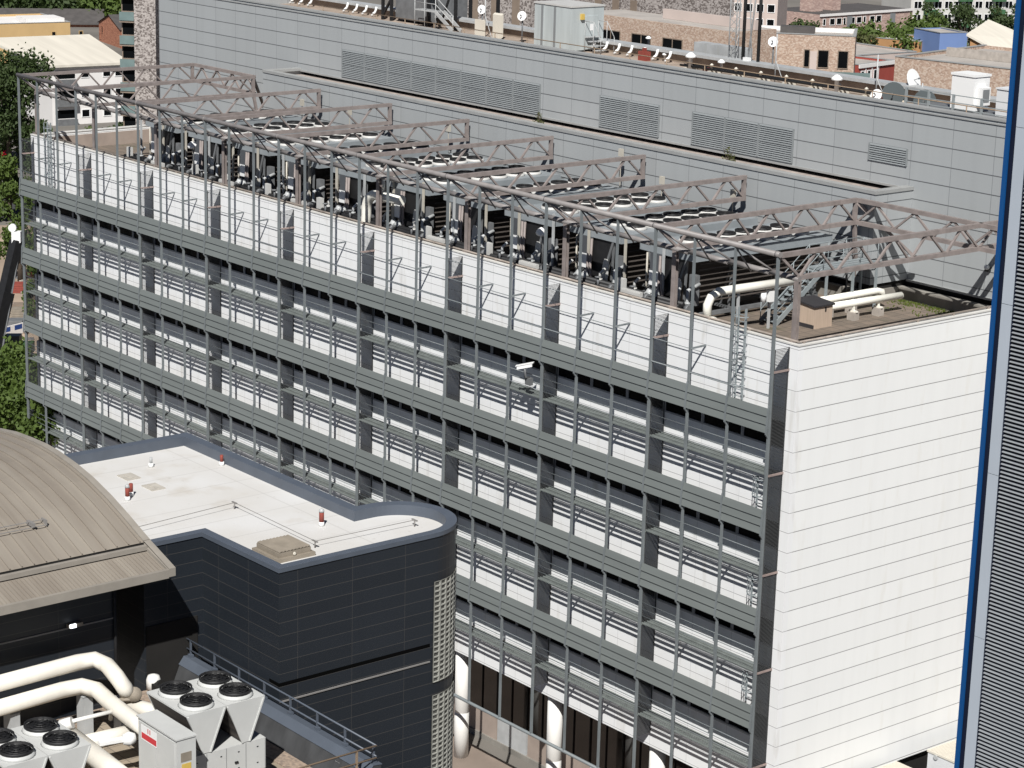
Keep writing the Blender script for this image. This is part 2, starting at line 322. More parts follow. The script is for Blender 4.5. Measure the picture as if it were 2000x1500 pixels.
w.tube([(XL, 0.17, 1.20), (-0.17, 0.17, 1.20)], 0.045, 6); w.tube([(-0.17, 0.17, 1.20), (-0.17, 14, 1.20)], 0.045, 6)
w.box(XL, -.4, .2, .34, 1.11, 1.15)
x = -0.6
while x > XL: w.box(x-.05, x+.05, .12, .22, 1.11, 1.2); x -= SP
for k in range(6): w.box(-.22, -.12, .4+2.4*k, .5+2.4*k, 1.11, 1.2)
w.build('parapet_rail', 'coping_dirty', lab)
w = MB(); w.box(XL+.3, -.3, 0.3, 0.36, 0, 1.0); w.box(-.36, -.3, .36, YR, 0, 1.0); w.box(XL+.3, XL+.36, .36, 12, 0, .85); w.build('parapet_upstand', 'upstand', lab)
w = MB(); w.box(XL+.5, -.5, .5, 1.7, .0, .012); 
# ribbon windows, one per structural bay and storey
for k in range(4):
    zt, zb = ZB[k]-0.75, ZB[k]-1.95
    for bay in range(9):
        xa, xb = X(3*bay+3), X(3*bay)
        if bay == 0: xb = -0.57
        g = MB(); g.box(xa, xb, 0.06, 0.12, zb, zt)
        win = g.build('window', 'window_black', lab)
        f = MB()
        for j in range(3):
            xm = xa + SP*j
            f.box(xm-.07, xm-.02, -.01, 0.057, zb+.06, zt); f.box(xm+.02, xm+.07, -.01, 0.057, zb+.06, zt); f.box(xm-.02, xm+.02, .03, .057, zb+.06, zt)
        f.box(xa, xb, -.015, 0.057, zb+.003, zb+.06)
        f.build('window_frame', 'sill_grey', win)
# ground storey: soffit, recessed glazing, columns
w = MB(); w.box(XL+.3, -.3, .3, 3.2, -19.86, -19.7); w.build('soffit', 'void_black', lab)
g = MB(); g.box(XL+.3, -.3, 3.0, 3.1, -24.3, -19.86); gl = g.build('ground_floor_glazing', 'glass_brown', lab)
f = MB()
for i in range(28): f.box(X(i)-.04, X(i)+.04, 2.94, 3.0, -24.3, -19.86); f.box(X(i)+1.2, X(i)+1.24, 2.94, 3.0, -24.3, -19.86)
f.box(XL+.3, -.3, 2.93, 3.0, -21.7, -21.64); f.build('window_frame', 'void_black', gl)
for i in range(27):
    w = MB(); w.box(X(i+1)+.06, X(i)-.06, 3.0 if i % 3 != 2 else 2.97, 3.12, GZ+.3, -24.3)
    w.build('ground_floor_panel' if i % 3 != 2 else 'ground_floor_door', 'upstand' if i % 3 != 2 else 'galv', lab)
w = MB(); w.box(XL+.3, -.3, 2.9, 3.2, GZ, GZ+.3); w.build('ground_floor_kerb', 'plinth', lab)
w = MB(); w.box(-4.5, -.3, 3.4, 3.6, GZ, -19.86); w.box(-.6, -.3, 3.6, 22, GZ, -20.0); w.build('undercroft_shade', 'void_black', lab)  # black sheets; the dark of the open undercroft put into the colour
for k in range(9):
    c = MB(); xk = X(3*k+3) if k < 9 else 0
    c.lathe((xk-.05, .62, GZ), [(.39, 0), (.39, 2.5), (.37, 2.52), (.37, 2.56), (.39, 2.58), (.39, 6.15)], 24)
    c.build('column', 'warm_white', lab)

# ================================================================== FACADE SCREEN
scr = thing('facade_screen', 'grey steel screen of posts, sun bands and walkways along the long white facade', 'steel screen', (-34, -0.95, GZ))
YS = -0.95
for i in range(28):
    p = MB(); fin = i % 3 == 0; wd = .10 if fin else .075
    p.box(X(i)-wd/2, X(i)+wd/2, YS-.06, YS+.06, -21.7, 4.9)
    for k in range(4):    # cranked cover strip over each band
        z0 = ZB[k]
        p.bar((X(i), YS-.06, z0+.14), (X(i), YS-.10, z0-.04), .075, .05, (0,1,0)); p.bar((X(i), YS-.10, z0-.04), (X(i), YS-.17, z0-1.10), .075, .05, (0,1,0))
        p.bar((X(i), YS-.17, z0-1.10), (X(i), YS-.05, z0-1.26), .07, .05, (0,1,0))
    if not fin:
        p.bar((X(i), YS, -.05), (X(i), 0, -.02), .06, .075)
        for k in range(4): p.bar((X(i), YS, ZB[k]-3.0), (X(i), 0, ZB[k]-3.0), .06, .09)
    p.build('post', 'screen_grey', scr)
for k in range(4):
    z0 = ZB[k]; zw = z0-2.9
    for bay in range(9):
        xa, xb = X(3*bay+3)+.01, X(3*bay)-.01
        s = MB()
        for j in range(3):
            za = z0-.36*j; zb = za-.328; ya = YS-.02-.02*j; yb = ya-.075
            s.extr([(0, ya, za), (0, yb, zb), (0, yb+.03, zb-.01), (0, ya+.03, za)], (xa, 0, 0), (xb, 0, 0))
        s.build('sun_shade', 'band_green', scr)
        wk = MB()
        for j in range(5): wk.box(xa, xb, YS+.07+.175*j, YS+.14+.175*j, zw-.06, zw)
        for j in range(4): xx = xa+.02+(xb-xa-.08)*j/3; wk.box(xx, xx+.04, YS+.06, -.02, zw-.12, zw-.062)
        wko = wk.build('walkway', 'walk_grey', scr)
        h = MB()
        for dz in (.34, .66, .98): h.tube([(xa, YS+.07, zw+dz), (xb, YS+.07, zw+dz)], .02, 6)
        for j in range(3): xx = X(3*bay+j)-.18; h.box(xx-.02, xx+.02, YS+.07, YS+.11, zw, zw+.98)
        h.build('handrail', 'screen_grey', wko)
r = MB()
for z in (-.05, -1.12, 0.86): r.tube([(X(27), YS+.02, z), (X(0), YS+.02, z)], .018 if z != -1.12 else .03, 6)
r.build('tie_rod', 'screen_grey', scr)
r = MB(); r.tube([(X(27), YS, -21.72), (X(0), YS, -21.72)], .085, 8); r.build('bottom_beam', 'screen_grey', scr)
for n in range(10):
    f = MB(); xk = X(3*n)+.03; z = .91; zend = -19.2 if n else -21.0
    while z > zend:
        f.box(xk-.021, xk+.021, -.86, -.02, z-.007, z+.007); z -= .062
    for yy in (-.86, -.02): f.box(xk-.022, xk+.022, yy-.02, yy+.02, zend, .93)
    f.build('mesh_fin', 'fin_dark', scr)
    f = MB()
    for z in [-.05]+([zz-2.95 for zz in ZB] if n == 0 else []): f.box(xk+.024, xk+.07, -.9, 0, z-.045, z+.045)
    f.build('fin_bracket', 'rust_bar', scr)

# ================================================================== ROOF STEEL FRAME
fr = thing('roof_frame', 'brownish steel frame of tubes and flat trusses spanning over the rooftop plant deck', 'steel frame', (-34, 0.3, 1.1))
p = MB(); p.tube([(X(27)-.1, YS, 5.0), (X(0)+.12, YS, 5.0)], .125, 12)
for i in range(27): p.tube([(X(i)-.12, YS, 5.0), (X(i)+.0, YS, 5.0)], .135, 12) if i % 3 == 0 else None
p.build('top_tube', 'steel_tube', fr)
p = MB()
for i in range(27): p.tube([(X(i+1)+.9, .3, 3.86), (X(i)+.8 if i else X(0)+.1, .3, 3.82)], .125, 10)
p.tube([(X(27), .3, 3.84), (X(0), .3, 3.84)], .09, 8); p.build('lower_tube', 'steel_tube', fr)
for i in range(1, 28):
    p = MB(); p.tube([(X(i)+.12, YS, 4.9), (X(i)+1.05, .28, 3.92)], .05, 6)
    if i % 3: p.tube([(X(i)-.06, YS+.03, 4.9), (X(i)-.02, .05, 3.72)], .035, 6)
    p.build('brace', 'steel_tube', fr)
topn = [-.95, 1.4, 3.85, 6.15, 8.4, 10.7]; botn = [.3, 2.6, 5.0, 7.3, 9.65, 12.0]
for n in range(10):
    xk = X(3*n); t = MB(); ye = 12.0 if n else 14.6
    t.box(xk-.1, xk+.1, YS+.1, ye, 4.85, 5.05); t.box(xk-.1, xk+.1, .2, ye, 3.78, 3.98)
    if n: t.box(xk-.09, xk+.09, ye-.2, ye-.02, 3.98, 4.85)
    t.bar((xk, -.85, 4.9), (xk, .32, 3.95), .11, .11)
    for a in range(6):
        if a: t.bar((xk, topn[a]+.12, 4.88), (xk, botn[a]-.12, 3.95), .08, .11, (1,0,0))
        if a < 5: t.bar((xk, botn[a]+.12, 3.95), (xk, topn[a+1]-.12, 4.88), .09, .11, (1,0,0))
        if a: t.box(xk-.1, xk+.1, topn[a]-.22, topn[a]+.22, 4.83, 4.86)
    t.bar((xk, botn[5], 3.95), (xk, ye-.1 if n else 13.1, 4.88), .08, .1, (1,0,0))
    t.build('truss', 'steel_brown', fr)
    c = MB(); c.box(xk-.12, xk+.12, .2, .23, 1.0, 3.8); c.box(xk-.12, xk+.12, .37, .4, 1.0, 3.8); c.box(xk-.015, xk+.015, .23, .37, 1.0, 3.8)
    c.box(xk-.2, xk+.2, .14, .46, 1.1, 1.16); c.build('column', 'steel_brown', fr)
for (xa, xb, ye) in ((X(3), 1.2, 12.0), (X(27), X(24), 12.0)):
    t = MB(); t.box(xa+.1, xb, ye-.1, ye+.1, 4.85, 5.05); t.box(xa+.1, xb, ye-.1, ye+.1, 3.78, 3.98)
    L = xb-xa; nn = 4
    for a in range(nn):
        x0 = xa+.1+L*a/nn; xm = x0+L/nn/2
        t.bar((x0, ye, 3.95), (xm, ye, 4.88), .09, .1, (0,1,0)); t.bar((xm, ye, 4.88), (x0+L/nn, ye, 3.95), .09, .1, (0,1,0))
    t.build('truss', 'steel_brown', fr)
# inner struts at the two back corners
p = MB()
for (xa, s) in ((X(3), 1), (X(24), -1)):
    p.bar((xa, 11.9, 4.9), (xa+s*2.0, 14.2, 2.2), .16, .16); p.bar((xa, 11.9, 3.85), (xa-s*.2, 12.6, .0), .16, .16)
p.build('brace', 'steel_brown', fr)

# ================================================================== GREY CLAD PLANT BUILDING
XE, YF, YB = -7.2, 12.3, 14.95
gb = thing('plant_building', 'long two-tier grey metal clad plant block behind the white building', 'building', (-38, 20, GZ))
XG = -77.4
w = MB(); w.box(XG, 26, YB, YB+.3, 5.36, 9.2); w.box(XE, 26, YB, YB+.3, .93, 5.36); w.box(XG, -59.8, YB, YB+.3, -25, 5.36); w.build('upper_wall', 'grey_clad', gb)
w = MB(); w.box(XG, XG+.3, YB+.3, 26.2, -25, 9.2); w.build('side_wall', 'grey_clad_side', gb)
w = MB(); w.box(XG-.05, 26, YB-.06, YB+.45, 9.2, 9.3); w.box(XG-.05, 26, YB-.05, YB, 9.02, 9.08); w.build('coping', 'coping_grey', gb)
w = MB(); w.box(XG, 26, YB-.07, YB, 5.28, 5.36) if False else w.box(-59.5, XE-.4, YB-.09, YB, 5.26, 5.36); w.box(XE, 26, YB-.07, YB, .84, .95); w.build('flashing', 'coping_grey', gb)
w = MB(); w.box(-59.6, XE, YF, YF+.3, .93, 5.3); w.build('lower_wall', 'grey_clad', gb)
w = MB(); w.box(XE-.3, XE-.002, YF+.3, YB+.3, .93, 5.3); w.build('lower_side_wall', 'grey_clad_side', gb)
w = MB(); w.box(-59.9, -59.6, YF, YB+.3, .93, 5.3); w.build('lower_side_wall', 'grey_clad_side', gb)
w = MB(); w.box(-59.95, XE+.05, YF-.05, YF+.42, 5.3, 5.46); w.box(XE-.42, XE+.05, YF+.42, YB-.01, 5.3, 5.46); w.box(-59.95, -59.4, YF+.42, YB-.003, 5.3, 5.46); w.build('lower_coping', 'coping_grey', gb)
w = MB(); w.box(-59.6, XE-.3, YF+.3, YB+.45, 4.9, 5.05); w.build('gutter_roof', 'pink_gravel', gb)
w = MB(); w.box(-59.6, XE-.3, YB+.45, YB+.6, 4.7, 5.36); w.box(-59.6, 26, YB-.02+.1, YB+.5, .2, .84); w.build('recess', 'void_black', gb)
w = MB(); w.box(XE-.02, 12, YB-.5, YB-.1, 0.0, .62); w.box(XE-.5, XE-.02, YF-.3, YB-.1, 0.0, .62); w.box(-59, XE-.5, YF-.3, YF+.1, 0, .62); w.build('plinth', 'plinth', gb)
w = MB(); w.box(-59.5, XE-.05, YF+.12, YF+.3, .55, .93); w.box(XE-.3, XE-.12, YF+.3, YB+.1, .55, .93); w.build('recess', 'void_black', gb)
w = MB(); w.box(XG+.3, 26, YB+.3, 26.2, 7.5, 7.7); w.build('roof', 'roof_tan', gb)
w = MB(); w.box(XG, 26, 26.2, 26.6, -25, 8.2); w.build('back_wall', 'roof_tan', gb)
w = MB(); w.box(XG, 26, 25.9, 26.9, 8.25, 8.42); w.build('back_coping', 'blue_coping' if False else 'galv', gb)
def louvre(x0, x1, z0, z1, n, y=YB):
    l = MB(); l.box(x0, x1, y-.012, y-.004, z0, z1)
    fo = l.build('louvre_or_shade_panel', 'mullion', gb)
    b = MB(); H = (z1-z0)/n
    for k in range(n): b.add([(x0,y-.012,z0+H*k),(x1,y-.012,z0+H*k),(x1,y-.07,z0+H*(k+.02)),(x0,y-.07,z0+H*(k+.02)),(x0,y-.012,z0+H*(k+.8)),(x1,y-.012,z0+H*(k+.8))], [(3,2,1,0),(2,3,4,5)])
    b.box(x0, x0+.06, y-.078, y-.0, z0, z1); b.box(x1-.06, x1, y-.078, y-.0, z0, z1); b.box(x0+.06, x1-.06, y-.078, y-.01, (z0+z1)/2-.02, (z0+z1)/2+.02)
    b.build('slats', 'louvre_grey', fo)
def grid(a, b): return a, b
for (a, n) in ((-54.78, 8), (-30.0, 2), (-22.6, 3)):
    pitch = {8: 19.65/8, 2: 4.85/2, 3: 7.4/3}[n]
    for k in range(n): louvre(a+pitch*k, a+pitch*(k+1), 5.45, 7.18, 16)
louvre(-10.14, -7.68, 6.36, 7.2, 8)
for (a, z0, z1) in ((-45.5, 1.3, 3.0), (-38.0, 1.3, 3.0), (-30.5, 1.3, 3.0), (-23.0, 1.3, 3.0), (-52.9, 1.3, 3.0)): louvre(a, a+SP*1.6, z0, z1, 12, YF)
# roof-edge handrail of the plant building
rl = thing('guard_rail', 'brown scaffold-tube guard rail along the grey plant block roof edge', 'railing', (-20, 15.6, 7.7))
p = MB()
for z in (8.75, 9.55): p.tube([(-62, 15.7, z), (10, 15.7, z)], .028, 6)
p.build('rail', 'brown_rail', rl)
for k in range(24):
    p = MB(); xx = -61+2.95*k; p.tube([(xx, 15.7, 7.7), (xx, 15.7, 9.57)], .03, 6); p.tube([(xx, 15.7, 9.3), (xx, 17.0, 7.75)], .022, 5); p.build('post', 'brown_rail', rl)
# thin maintenance rail along the lower wall
rl = thing('walkway_rail', 'thin dark handrail running along the lower grey wall behind the chillers', 'railing', (-30, 11.4, 0))
p = MB()
for z in (2.4, 2.95): p.tube([(-57, 11.55, z), (-8, 11.55, z)], .022, 6)
p.build('rail', 'gear_grey', rl)
p = MB(); p.box(-57, -8, 11.0, 11.7, 1.8, 1.88); p.build('grating', 'gear_grey', rl)
for k in range(21): p = MB(); xx = -57+2.45*k; p.box(xx-.025, xx+.025, 11.53, 11.58, 0, 2.95); p.build('post', 'gear_grey', rl)

# ================================================================== ROOFTOP CHILLERS (ten, 5 m apart)
def fan_mb(r=.46, z=0.0, c=(0,0,0)):
    sh = MB(); c = Vector(c)
    sh.lathe(c, [(r*1.24, 0), (r*1.16, .05), (r*1.10, .12), (r*1.02, .125), (r*.98, .02)], 20); return sh
def guard_mb(r, c):
    g = MB(); c = Vector(c); h = .20
    for rr in (.25, .5, .75, 1.0):
        g.tube([c+Vector((r*rr*cos(2*pi*k/18), r*rr*sin(2*pi*k/18), h+.03-.05*rr)) for k in range(19)], .011, 4, False)
    for k in range(8):
        a = pi*k/8*2; g.bar(c+Vector((0,0,h)), c+Vector((r*cos(a), r*sin(a), h-.03)), .02, .015)
    for k in range(5):     # blades
        a = 2*pi*k/5; d = Vector((cos(a), sin(a), 0)); t = Vector((-sin(a), cos(a), 0))
        g.add([c+d*.1+t*.05+Vector((0,0,.08)), c+d*r*.95+t*.24+Vector((0,0,.05)), c+d*r*.95-t*.12+Vector((0,0,.15)), c+d*.1-t*.06+Vector((0,0,.13))], [(0,1,2,3)])
    g.lathe(c+Vector((0,0,.02)), [(.13, 0), (.13, .13), (.07, .16)], 10)
    g.lathe(c, [(r*.97, .015), (r*.97, .02)], 18); g.lathe(c, [(r*1.0, .10), (r*1.04, .12), (r*1.04, .21), (r*1.0, .22), (r*.97, .12)], 20)
    g.lathe(c, [(r*.95, .128), (r*.5, .14), (.05, .15)], 18)
    return g
ords = ['first', 'second', 'third', 'fourth', 'fifth', 'sixth', 'seventh', 'eighth', 'ninth', 'tenth', 'eleventh', 'twelfth']
def make_roof_chiller():
    t = thing('air_chiller', '', 'chiller', (0, 0, 0), 'chillers in a row on the plant deck')
    H = 3.3; W = 1.3; y0, y1 = 0.0, 8.9
    m = MB(); m.box(-1.8, 1.8, y0, y1, H-.05, H); m.box(-1.82, 1.82, y0-.04, y0, H-.34, H+.04); m.box(1.8, 1.84, y0-.04, y1, H-.34, H+.04); m.box(-1.84, -1.8, y0-.04, y1, H-.34, H+.04); m.build('fan_deck', 'chiller_top', t)
    m = MB()
    for s in (-1, 1):
        for q in (0,):
            m.extr([(s*W*.96, 0, H-.16), (s*W*.96-s*.09, 0, H-.16), (s*.22, 0, .75), (s*.31, 0, .75)], (0, y0+.12, 0), (0, y1-.1, 0))
    m.build('coil', 'coil_dark', t)
    m = MB(); m.add([(-W*.9, y0+.06, H-.16), (W*.9, y0+.06, H-.16), (.25, y0+.06, .75), (-.25, y0+.06, .75), (-W*.9, y0+.1, H-.16), (W*.9, y0+.1, H-.16), (.25, y0+.1, .75), (-.25, y0+.1, .75)],
              [(0,3,2,1),(4,5,6,7),(0,1,5,4),(1,2,6,5),(2,3,7,6),(3,0,4,7)]); m.build('end_plate', 'black_gear', t)
    m = MB(); m.box(-W*.80, -.2, y0-.10, y0-.01, 1.95, H-.35); m.build('control_panel', 'panel_dark', t)
    m = MB(); m.box(-W*.82, -.12, y0-.125, y0-.105, 1.45, 2.12); m.box(-.75, -.68, y0-.13, y0-.126, 1.98, 2.02); m.build('label_plate', 'label_white', t)
    m = MB()
    for s in (-1, 1):
        for yy in (y0+.1, y0+3, y0+6, y1-.2):
            m.bar((s*1.05, yy, .25), (s*1.22, yy, H-.14), .09, .09); m.bar((s*.35, yy+.12, .25), (s*1.15, yy+.12, H-.2), .07, .07)
        m.box(s*1.05-.08, s*1.05+.08, y0, y1, .16, .34)
    for yy in (y0, y0+3, y0+6, y1-.16): m.box(-1.13, 1.13, yy, yy+.14, .3, .42)
    m.build('base_frame', 'gear_grey', t)
    m = MB(); m.add([(.55, y0-.1, .5), (1.0, y0-.1, .5), (1.12, y0-.1, 1.9), (.98, y0-.1, 2.1), (.8, y0-.1, 2.1), (.72, y0-.1, 1.9), (.55, y0-.14, .5), (1.0, y0-.14, .5), (1.12, y0-.14, 1.9), (.98, y0-.14, 2.1), (.8, y0-.14, 2.1), (.72, y0-.14, 1.9)],
              [(0,1,2,3,4,5), (11,10,9,8,7,6), (0,6,7,1), (1,7,8,2), (2,8,9,3), (3,9,10,4), (4,10,11,5), (5,11,6,0)]); m.build('side_plate', 'chiller_white', t)
    m = MB()
    for k, xx in enumerate((-.75, -.3)):
        m.lathe((xx, y0-.35, 1.05), [(.15, -.3), (.19, -.12), (.19, .12), (.12, .28)], 12, (0.25, -.1, 1)); m.tube(arc_pts((xx+.05, y0-.5, .95), .22, 0, pi, 8, (1,0,0), (0,0,1)), .07, 8)
    m.build('compressor', 'galv', t)
    m = MB(); m.tube([(-1.3, y0-.05, .4), (-1.3, y0-.05, H-.4)], .05, 6); m.build('conduit', 'cream_post', t)
    for k in range(2): m = MB(); m.tube([(.02+.2*k, y0-.2, .5), (-.32+.2*k, y0-.2, 1.42), (-.36+.2*k, y0-.1, H-.4)], .065, 8); m.build('standpipe', 'steel_brown', t)
    for k in range(2): m = MB(); m.bar((-1.25+2.5*k, y0+.02, H-.35), (-.35+.7*k, y0+.02, .6), .13, .1, (0,1,0)); m.build('v_strut', 'gear_grey', t)
    m = MB(); m.box(1.28, 1.7, y0+.2, y0+.45, .9, 2.3); m.box(1.3, 1.68, y0+.18, y0+.2, 1.5, 2.25); m.build('switch_panel', 'gear_grey', t)
    m = MB(); m.box(-1.75, -1.4, y0+.9, y0+1.2, .3, 2.7); m.build('riser_duct', 'panel_dark', t)
    m = MB()
    for k in range(9): m.box(1.29, 1.325, y0+.8, y1-.3, .9+.25*k, .96+.25*k); m.box(-1.325, -1.29, y0+.8, y1-.3, .9+.25*k, .96+.25*k)
    m.build('guard_bars', 'coil_bar', t)
    m = MB(); m.tube([(.9, y0-.3, .55), (1.6, y0-.3, .55), (1.75, y0-.3, .8), (1.75, y0-.3, 1.7), (1.75, y0+.4, 1.9)], .09, 8); m.lathe((1.75, y0-.3, 1.1), [(.14,-.06),(.14,.06)], 10); m.build('water_pipe', 'galv', t)
    m = MB()
    for j in range(6): m.box(-1.2, 1.2, y0+2.0+1.18*j-.012, y0+2.0+1.18*j+.012, H, H+.012)
    m.build('deck_seam', 'gear_grey', t)
    sh0 = gd0 = None
    for j in range(6):
        for s in (-1, 1):
            c = Vector((s*.63, y0+1.95+1.18*j, H))
            if sh0 is None:
                sh0 = fan_mb(.45).build('fan_shroud', 'chiller_white', t); gd0 = guard_mb(.44, (0,0,0)).build('fan', 'black_gear', sh0); sh0.location = c
            else:
                a = sh0.copy(); COL.objects.link(a); a.location = c; b = gd0.copy(); COL.objects.link(b); b.parent = a
    return t
ch = make_roof_chiller()
cx = [-10.1-4.97*k for k in range(10)]
for k, xx in enumerate(cx):
    o = ch if k == 0 else copy_tree(ch)
    o.location = (xx, 1.75, 0.05)
    o['label'] = ('black rooftop chiller nearest to the steel stairs, under the trusses' if k == 0 else 'black rooftop chiller farthest from the steel stairs' if k == 9
                  else '%s black rooftop chiller counted from the steel stairs' % ords[k])
# pipe runs along the front of the deck
pr = thing('pipe_run', 'black lagged pipes with valves running along the front edge of the plant deck', 'pipes', (-34, 1, 0))
m = MB()
for (yy, zz) in ((.72, .98), (1.02, 1.02), (1.3, 1.1)): m.tube([(-58, yy, zz), (-8.4, yy, zz)], .13, 8)
m.build('pipe', 'black_gear', pr)
for k in range(20):
    xx = -56.5+2.49*k
    m = MB(); m.box(xx-.05, xx+.05, .5, 1.5, 0, .84); m.build('bracket', 'gear_grey', pr)
    m = MB(); s = random.uniform(-.3, .3); m.tube([(xx+.6+s, .75, 1.0), (xx+.6+s, .75, 1.45)], .06, 8); m.lathe((xx+.6+s, .75, 1.45), [(.03, 0), (.16, .02), (.16, .05), (.03, .07)], 12)
    m.build('valve', 'gear_grey', pr)
    m = MB(); m.lathe((xx+1.3+s, 1.02, 1.02), [(.22, -.1), (.22, .1)], 10, (1,0,0)); m.build('flange', 'gear_grey', pr)
    m = MB(); m.tube([(xx+.1+s, 1.3, 1.1), (xx+.1+s, 1.32, 1.5), (xx+.25+s, 1.5, 1.75)], .07, 8); m.lathe((xx+.1+s, 1.3, 1.22), [(.13,-.04),(.13,.04)], 10); m.build('elbow', random.choice(['galv', 'gear_grey', 'chiller_white']), pr)
# cream posts carrying the lower tube, white trays, junction boxes
for k in range(19):
    xx = -57+2.6*k
    m = MB(); m.box(xx-.05, xx+.05, 1.55, 1.65, 0, 3.7)
    tag(m.build('support_post', 'cream_post' if k % 3 else 'galv'), '%s thin support post among the chiller fronts, counted from the far end' % (ords[k] if k < 12 else ['thirteenth','fourteenth','fifteenth','sixteenth','seventeenth','eighteenth','nineteenth'][k-12]), 'post', 'thin posts between the chillers')
for k, xx in enumerate((-53.2, -45.6, -38.2, -25.8, -18.4, -11.0)):
    m = MB(); m.box(xx-.8, xx+.5, .50, .68, 1.12, 1.34); m.box(xx-.8, xx+.5, .48, .50, 1.16, 1.30)
    tag(m.build('cable_tray', 'chiller_white'), '%s short white cable tray along the deck edge, counted from the far end' % ords[k], 'cable tray', 'white cable trays')
for k, xx in enumerate((-57.4, -49.8, -42.1, -36.9, -27.2, -22.2, -12.3)):
    m = MB(); m.box(xx-.2, xx+.2, .9, 1.12, 1.0, 1.65); m.box(xx-.05, xx+.05, .98, 1.05, 0, 1.0)
    tag(m.build('junction_box', 'chiller_white'), '%s pale junction box on a stalk, counted from the far roof end' % ords[k], 'junction box', 'pale junction boxes')
# curved white pipe
m = MB(); A, B, Cc, D_ = Vector((-32.3, 1.0, .9)), 0, 0, 0
m.tube([(-32.6, .8, .55), (-32.35, .8, .8), (-32.3, .8, 1.5)]+arc_pts((-31.4, .8, 1.75), .9, pi, pi/2, 8, (1,0,0), (0,0,1))+[(-29.3, .9, 2.68)], .27, 14)
cp = tag(m.build('insulated_pipe', 'white_pipe'), 'fat white insulated pipe bending over behind the middle of the screen', 'pipe')
m = MB(); m.lathe((-30.9, .8, 2.9), [(.16, 0), (.16, .5), (.06, .62), (.03, .9)], 10); m.build('vent_cap', 'white_pipe', cp)
# floodlights on the frame
for k, (px, py, lab_) in enumerate(((375, 283, 'white floodlight high on the frame over the far chillers'), (1058, 452, 'white floodlight on the frame by the near chillers'))):
    c = aty(px, py, .6); t = thing('floodlight', lab_, 'floodlight', c)
    m = MB(); m.lathe(c, [(.30, -.06), (.26, .02), (.12, .16), (.05, .22)], 14, (.35, -.5, 1)); m.build('lamp_head', 'label_white', t)
    m = MB(); m.tube([c+Vector((.25,.1,.3)), c, c+Vector((0,.1,-.5)), c+Vector((0,.1,-1.6))], .05, 6); m.build('bracket', 'gear_grey', t)
for k, (px, py) in enumerate(((590, 200), (683, 218), (1213, 298), (1432, 378), (1293, 352), (876, 250))):
    c = aty(px, py, 11.5); m = MB(); m.box(c.x-.13, c.x+.13, c.y-.08, c.y+.08, c.z-.2, c.z+.2); m.box(c.x-.02, c.x+.02, c.y-.02, c.y+.02, 1.9, c.z-.2)
    tag(m.build('isolator_box', 'cream_post'), ['pale box on the handrail behind the far trusses', 'small pale box just right of the far truss end', 'cream box at the back end of the middle truss', 'cream box beside the near truss end on the grey wall', 'pale box on the rail, right of the cream box by a truss end', 'pale isolator box beside a truss end about mid row'][k], 'box', 'isolator boxes on the back rail')

# ---- right end of the deck: shed, pipes, stairs
t = thing('plant_shed', 'small beige timber box with a dark sloping lid on the roof corner', 'storage box', (-5.3, 6.6, 0))
m = MB(); m.add([(-6.2,6.2,0),(-5.0,6.2,0),(-5.0,7.4,0),(-6.2,7.4,0),(-6.2,6.2,1.12),(-5.0,6.2,1.0),(-5.0,7.4,1.0),(-6.2,7.4,1.12)], [(3,2,1,0),(4,5,6,7),(0,1,5,4),(1,2,6,5),(2,3,7,6),(3,0,4,7)]); m.build('body', 'beige_box', t)
m = MB(); m.obox((-5.6, 6.8, 1.11), Vector((.68,0,-.065)), (0,.68,0), (0,0,.04)); m.build('lid', 'lid_dark', t)
m = MB(); m.box(-5.0, -4.97, 6.9, 6.97, .75, .95); m.build('latch', 'black_gear', t)
m = MB(); m.box(-6.21, -4.99, 6.185, 6.2, 0, .18); m.build('skirting', 'lid_dark', t)
def sup(m, x, y): m.box(x-.2, x+.2, y-.2, y+.2, 0, .38)
t = thing('roof_pipe', 'nearer of the two straight white pipes on blocks beside the beige box', 'pipe', (-5.4, 10, 0), 'white pipes on concrete blocks')
m = MB(); m.tube([(-5.5, 7.4, .78), (-5.3, 12.4, .78)], .17, 14); m.lathe((-5.3, 12.4, .78), [(.17, 0), (.12, .06), (.02, .08)], 14, (0,1,0)); m.build('pipe', 'white_pipe', t)
for y in (9.2, 10.9):
    m = MB(); sup(m, -5.35, y); m.build('block', 'concrete', t); m = MB(); m.box(-5.6, -5.1, y-.05, y+.05, .38, .45); m.box(-5.4, -5.3, y-.05, y+.05, .45, .62); m.build('saddle', 'white_pipe', t)
t = thing('roof_pipe', 'farther of the two straight white pipes on blocks, ending in an elbow', 'pipe', (-6.3, 10, 0), 'white pipes on concrete blocks')
m = MB(); m.tube([(-6.4, 7.4, .85), (-6.4, 11.9, .85), (-6.4, 12.25, .78), (-6.4, 12.35, .45)], .17, 14); m.build('pipe', 'white_pipe', t)
for y in (8.6, 10.2):
    m = MB(); sup(m, -6.4, y); m.build('block', 'concrete', t); m = MB(); m.box(-6.5, -6.3, y-.05, y+.05, .38, .68); m.build('saddle', 'white_pipe', t)
t = thing('header_pipe', 'raised white header pipe bending down behind the corner posts', 'pipe', (-5.5, 2, 0))
m = MB(); P0, P1, P2 = Vector((-6.6, 1.3, .55)), Vector((-6.3, 1.2, 2.0)), Vector((-5.9, 5.6, 2.15))
m.tube([(-6.5, .9, .9), (-6.5, .9, 1.5), (-6.45, 1.05, 1.85), (-6.4, 1.45, 2.05), (-6.3, 2.0, 2.08), P2], .2, 14)
m.tube([(-8.3, .95, .75), (-6.2, .95, .75)], .2, 14); m.lathe((-6.2, .95, .75), [(.27, -.1), (.27, .1)], 14, (1,0,0)); m.build('pipe', 'white_pipe', t)
m = MB()
for y in (2.6, 4.6): m.box(-6.35, -6.25, y-.05, y+.05, 0, 1.9)
m.build('leg', 'galv', t)
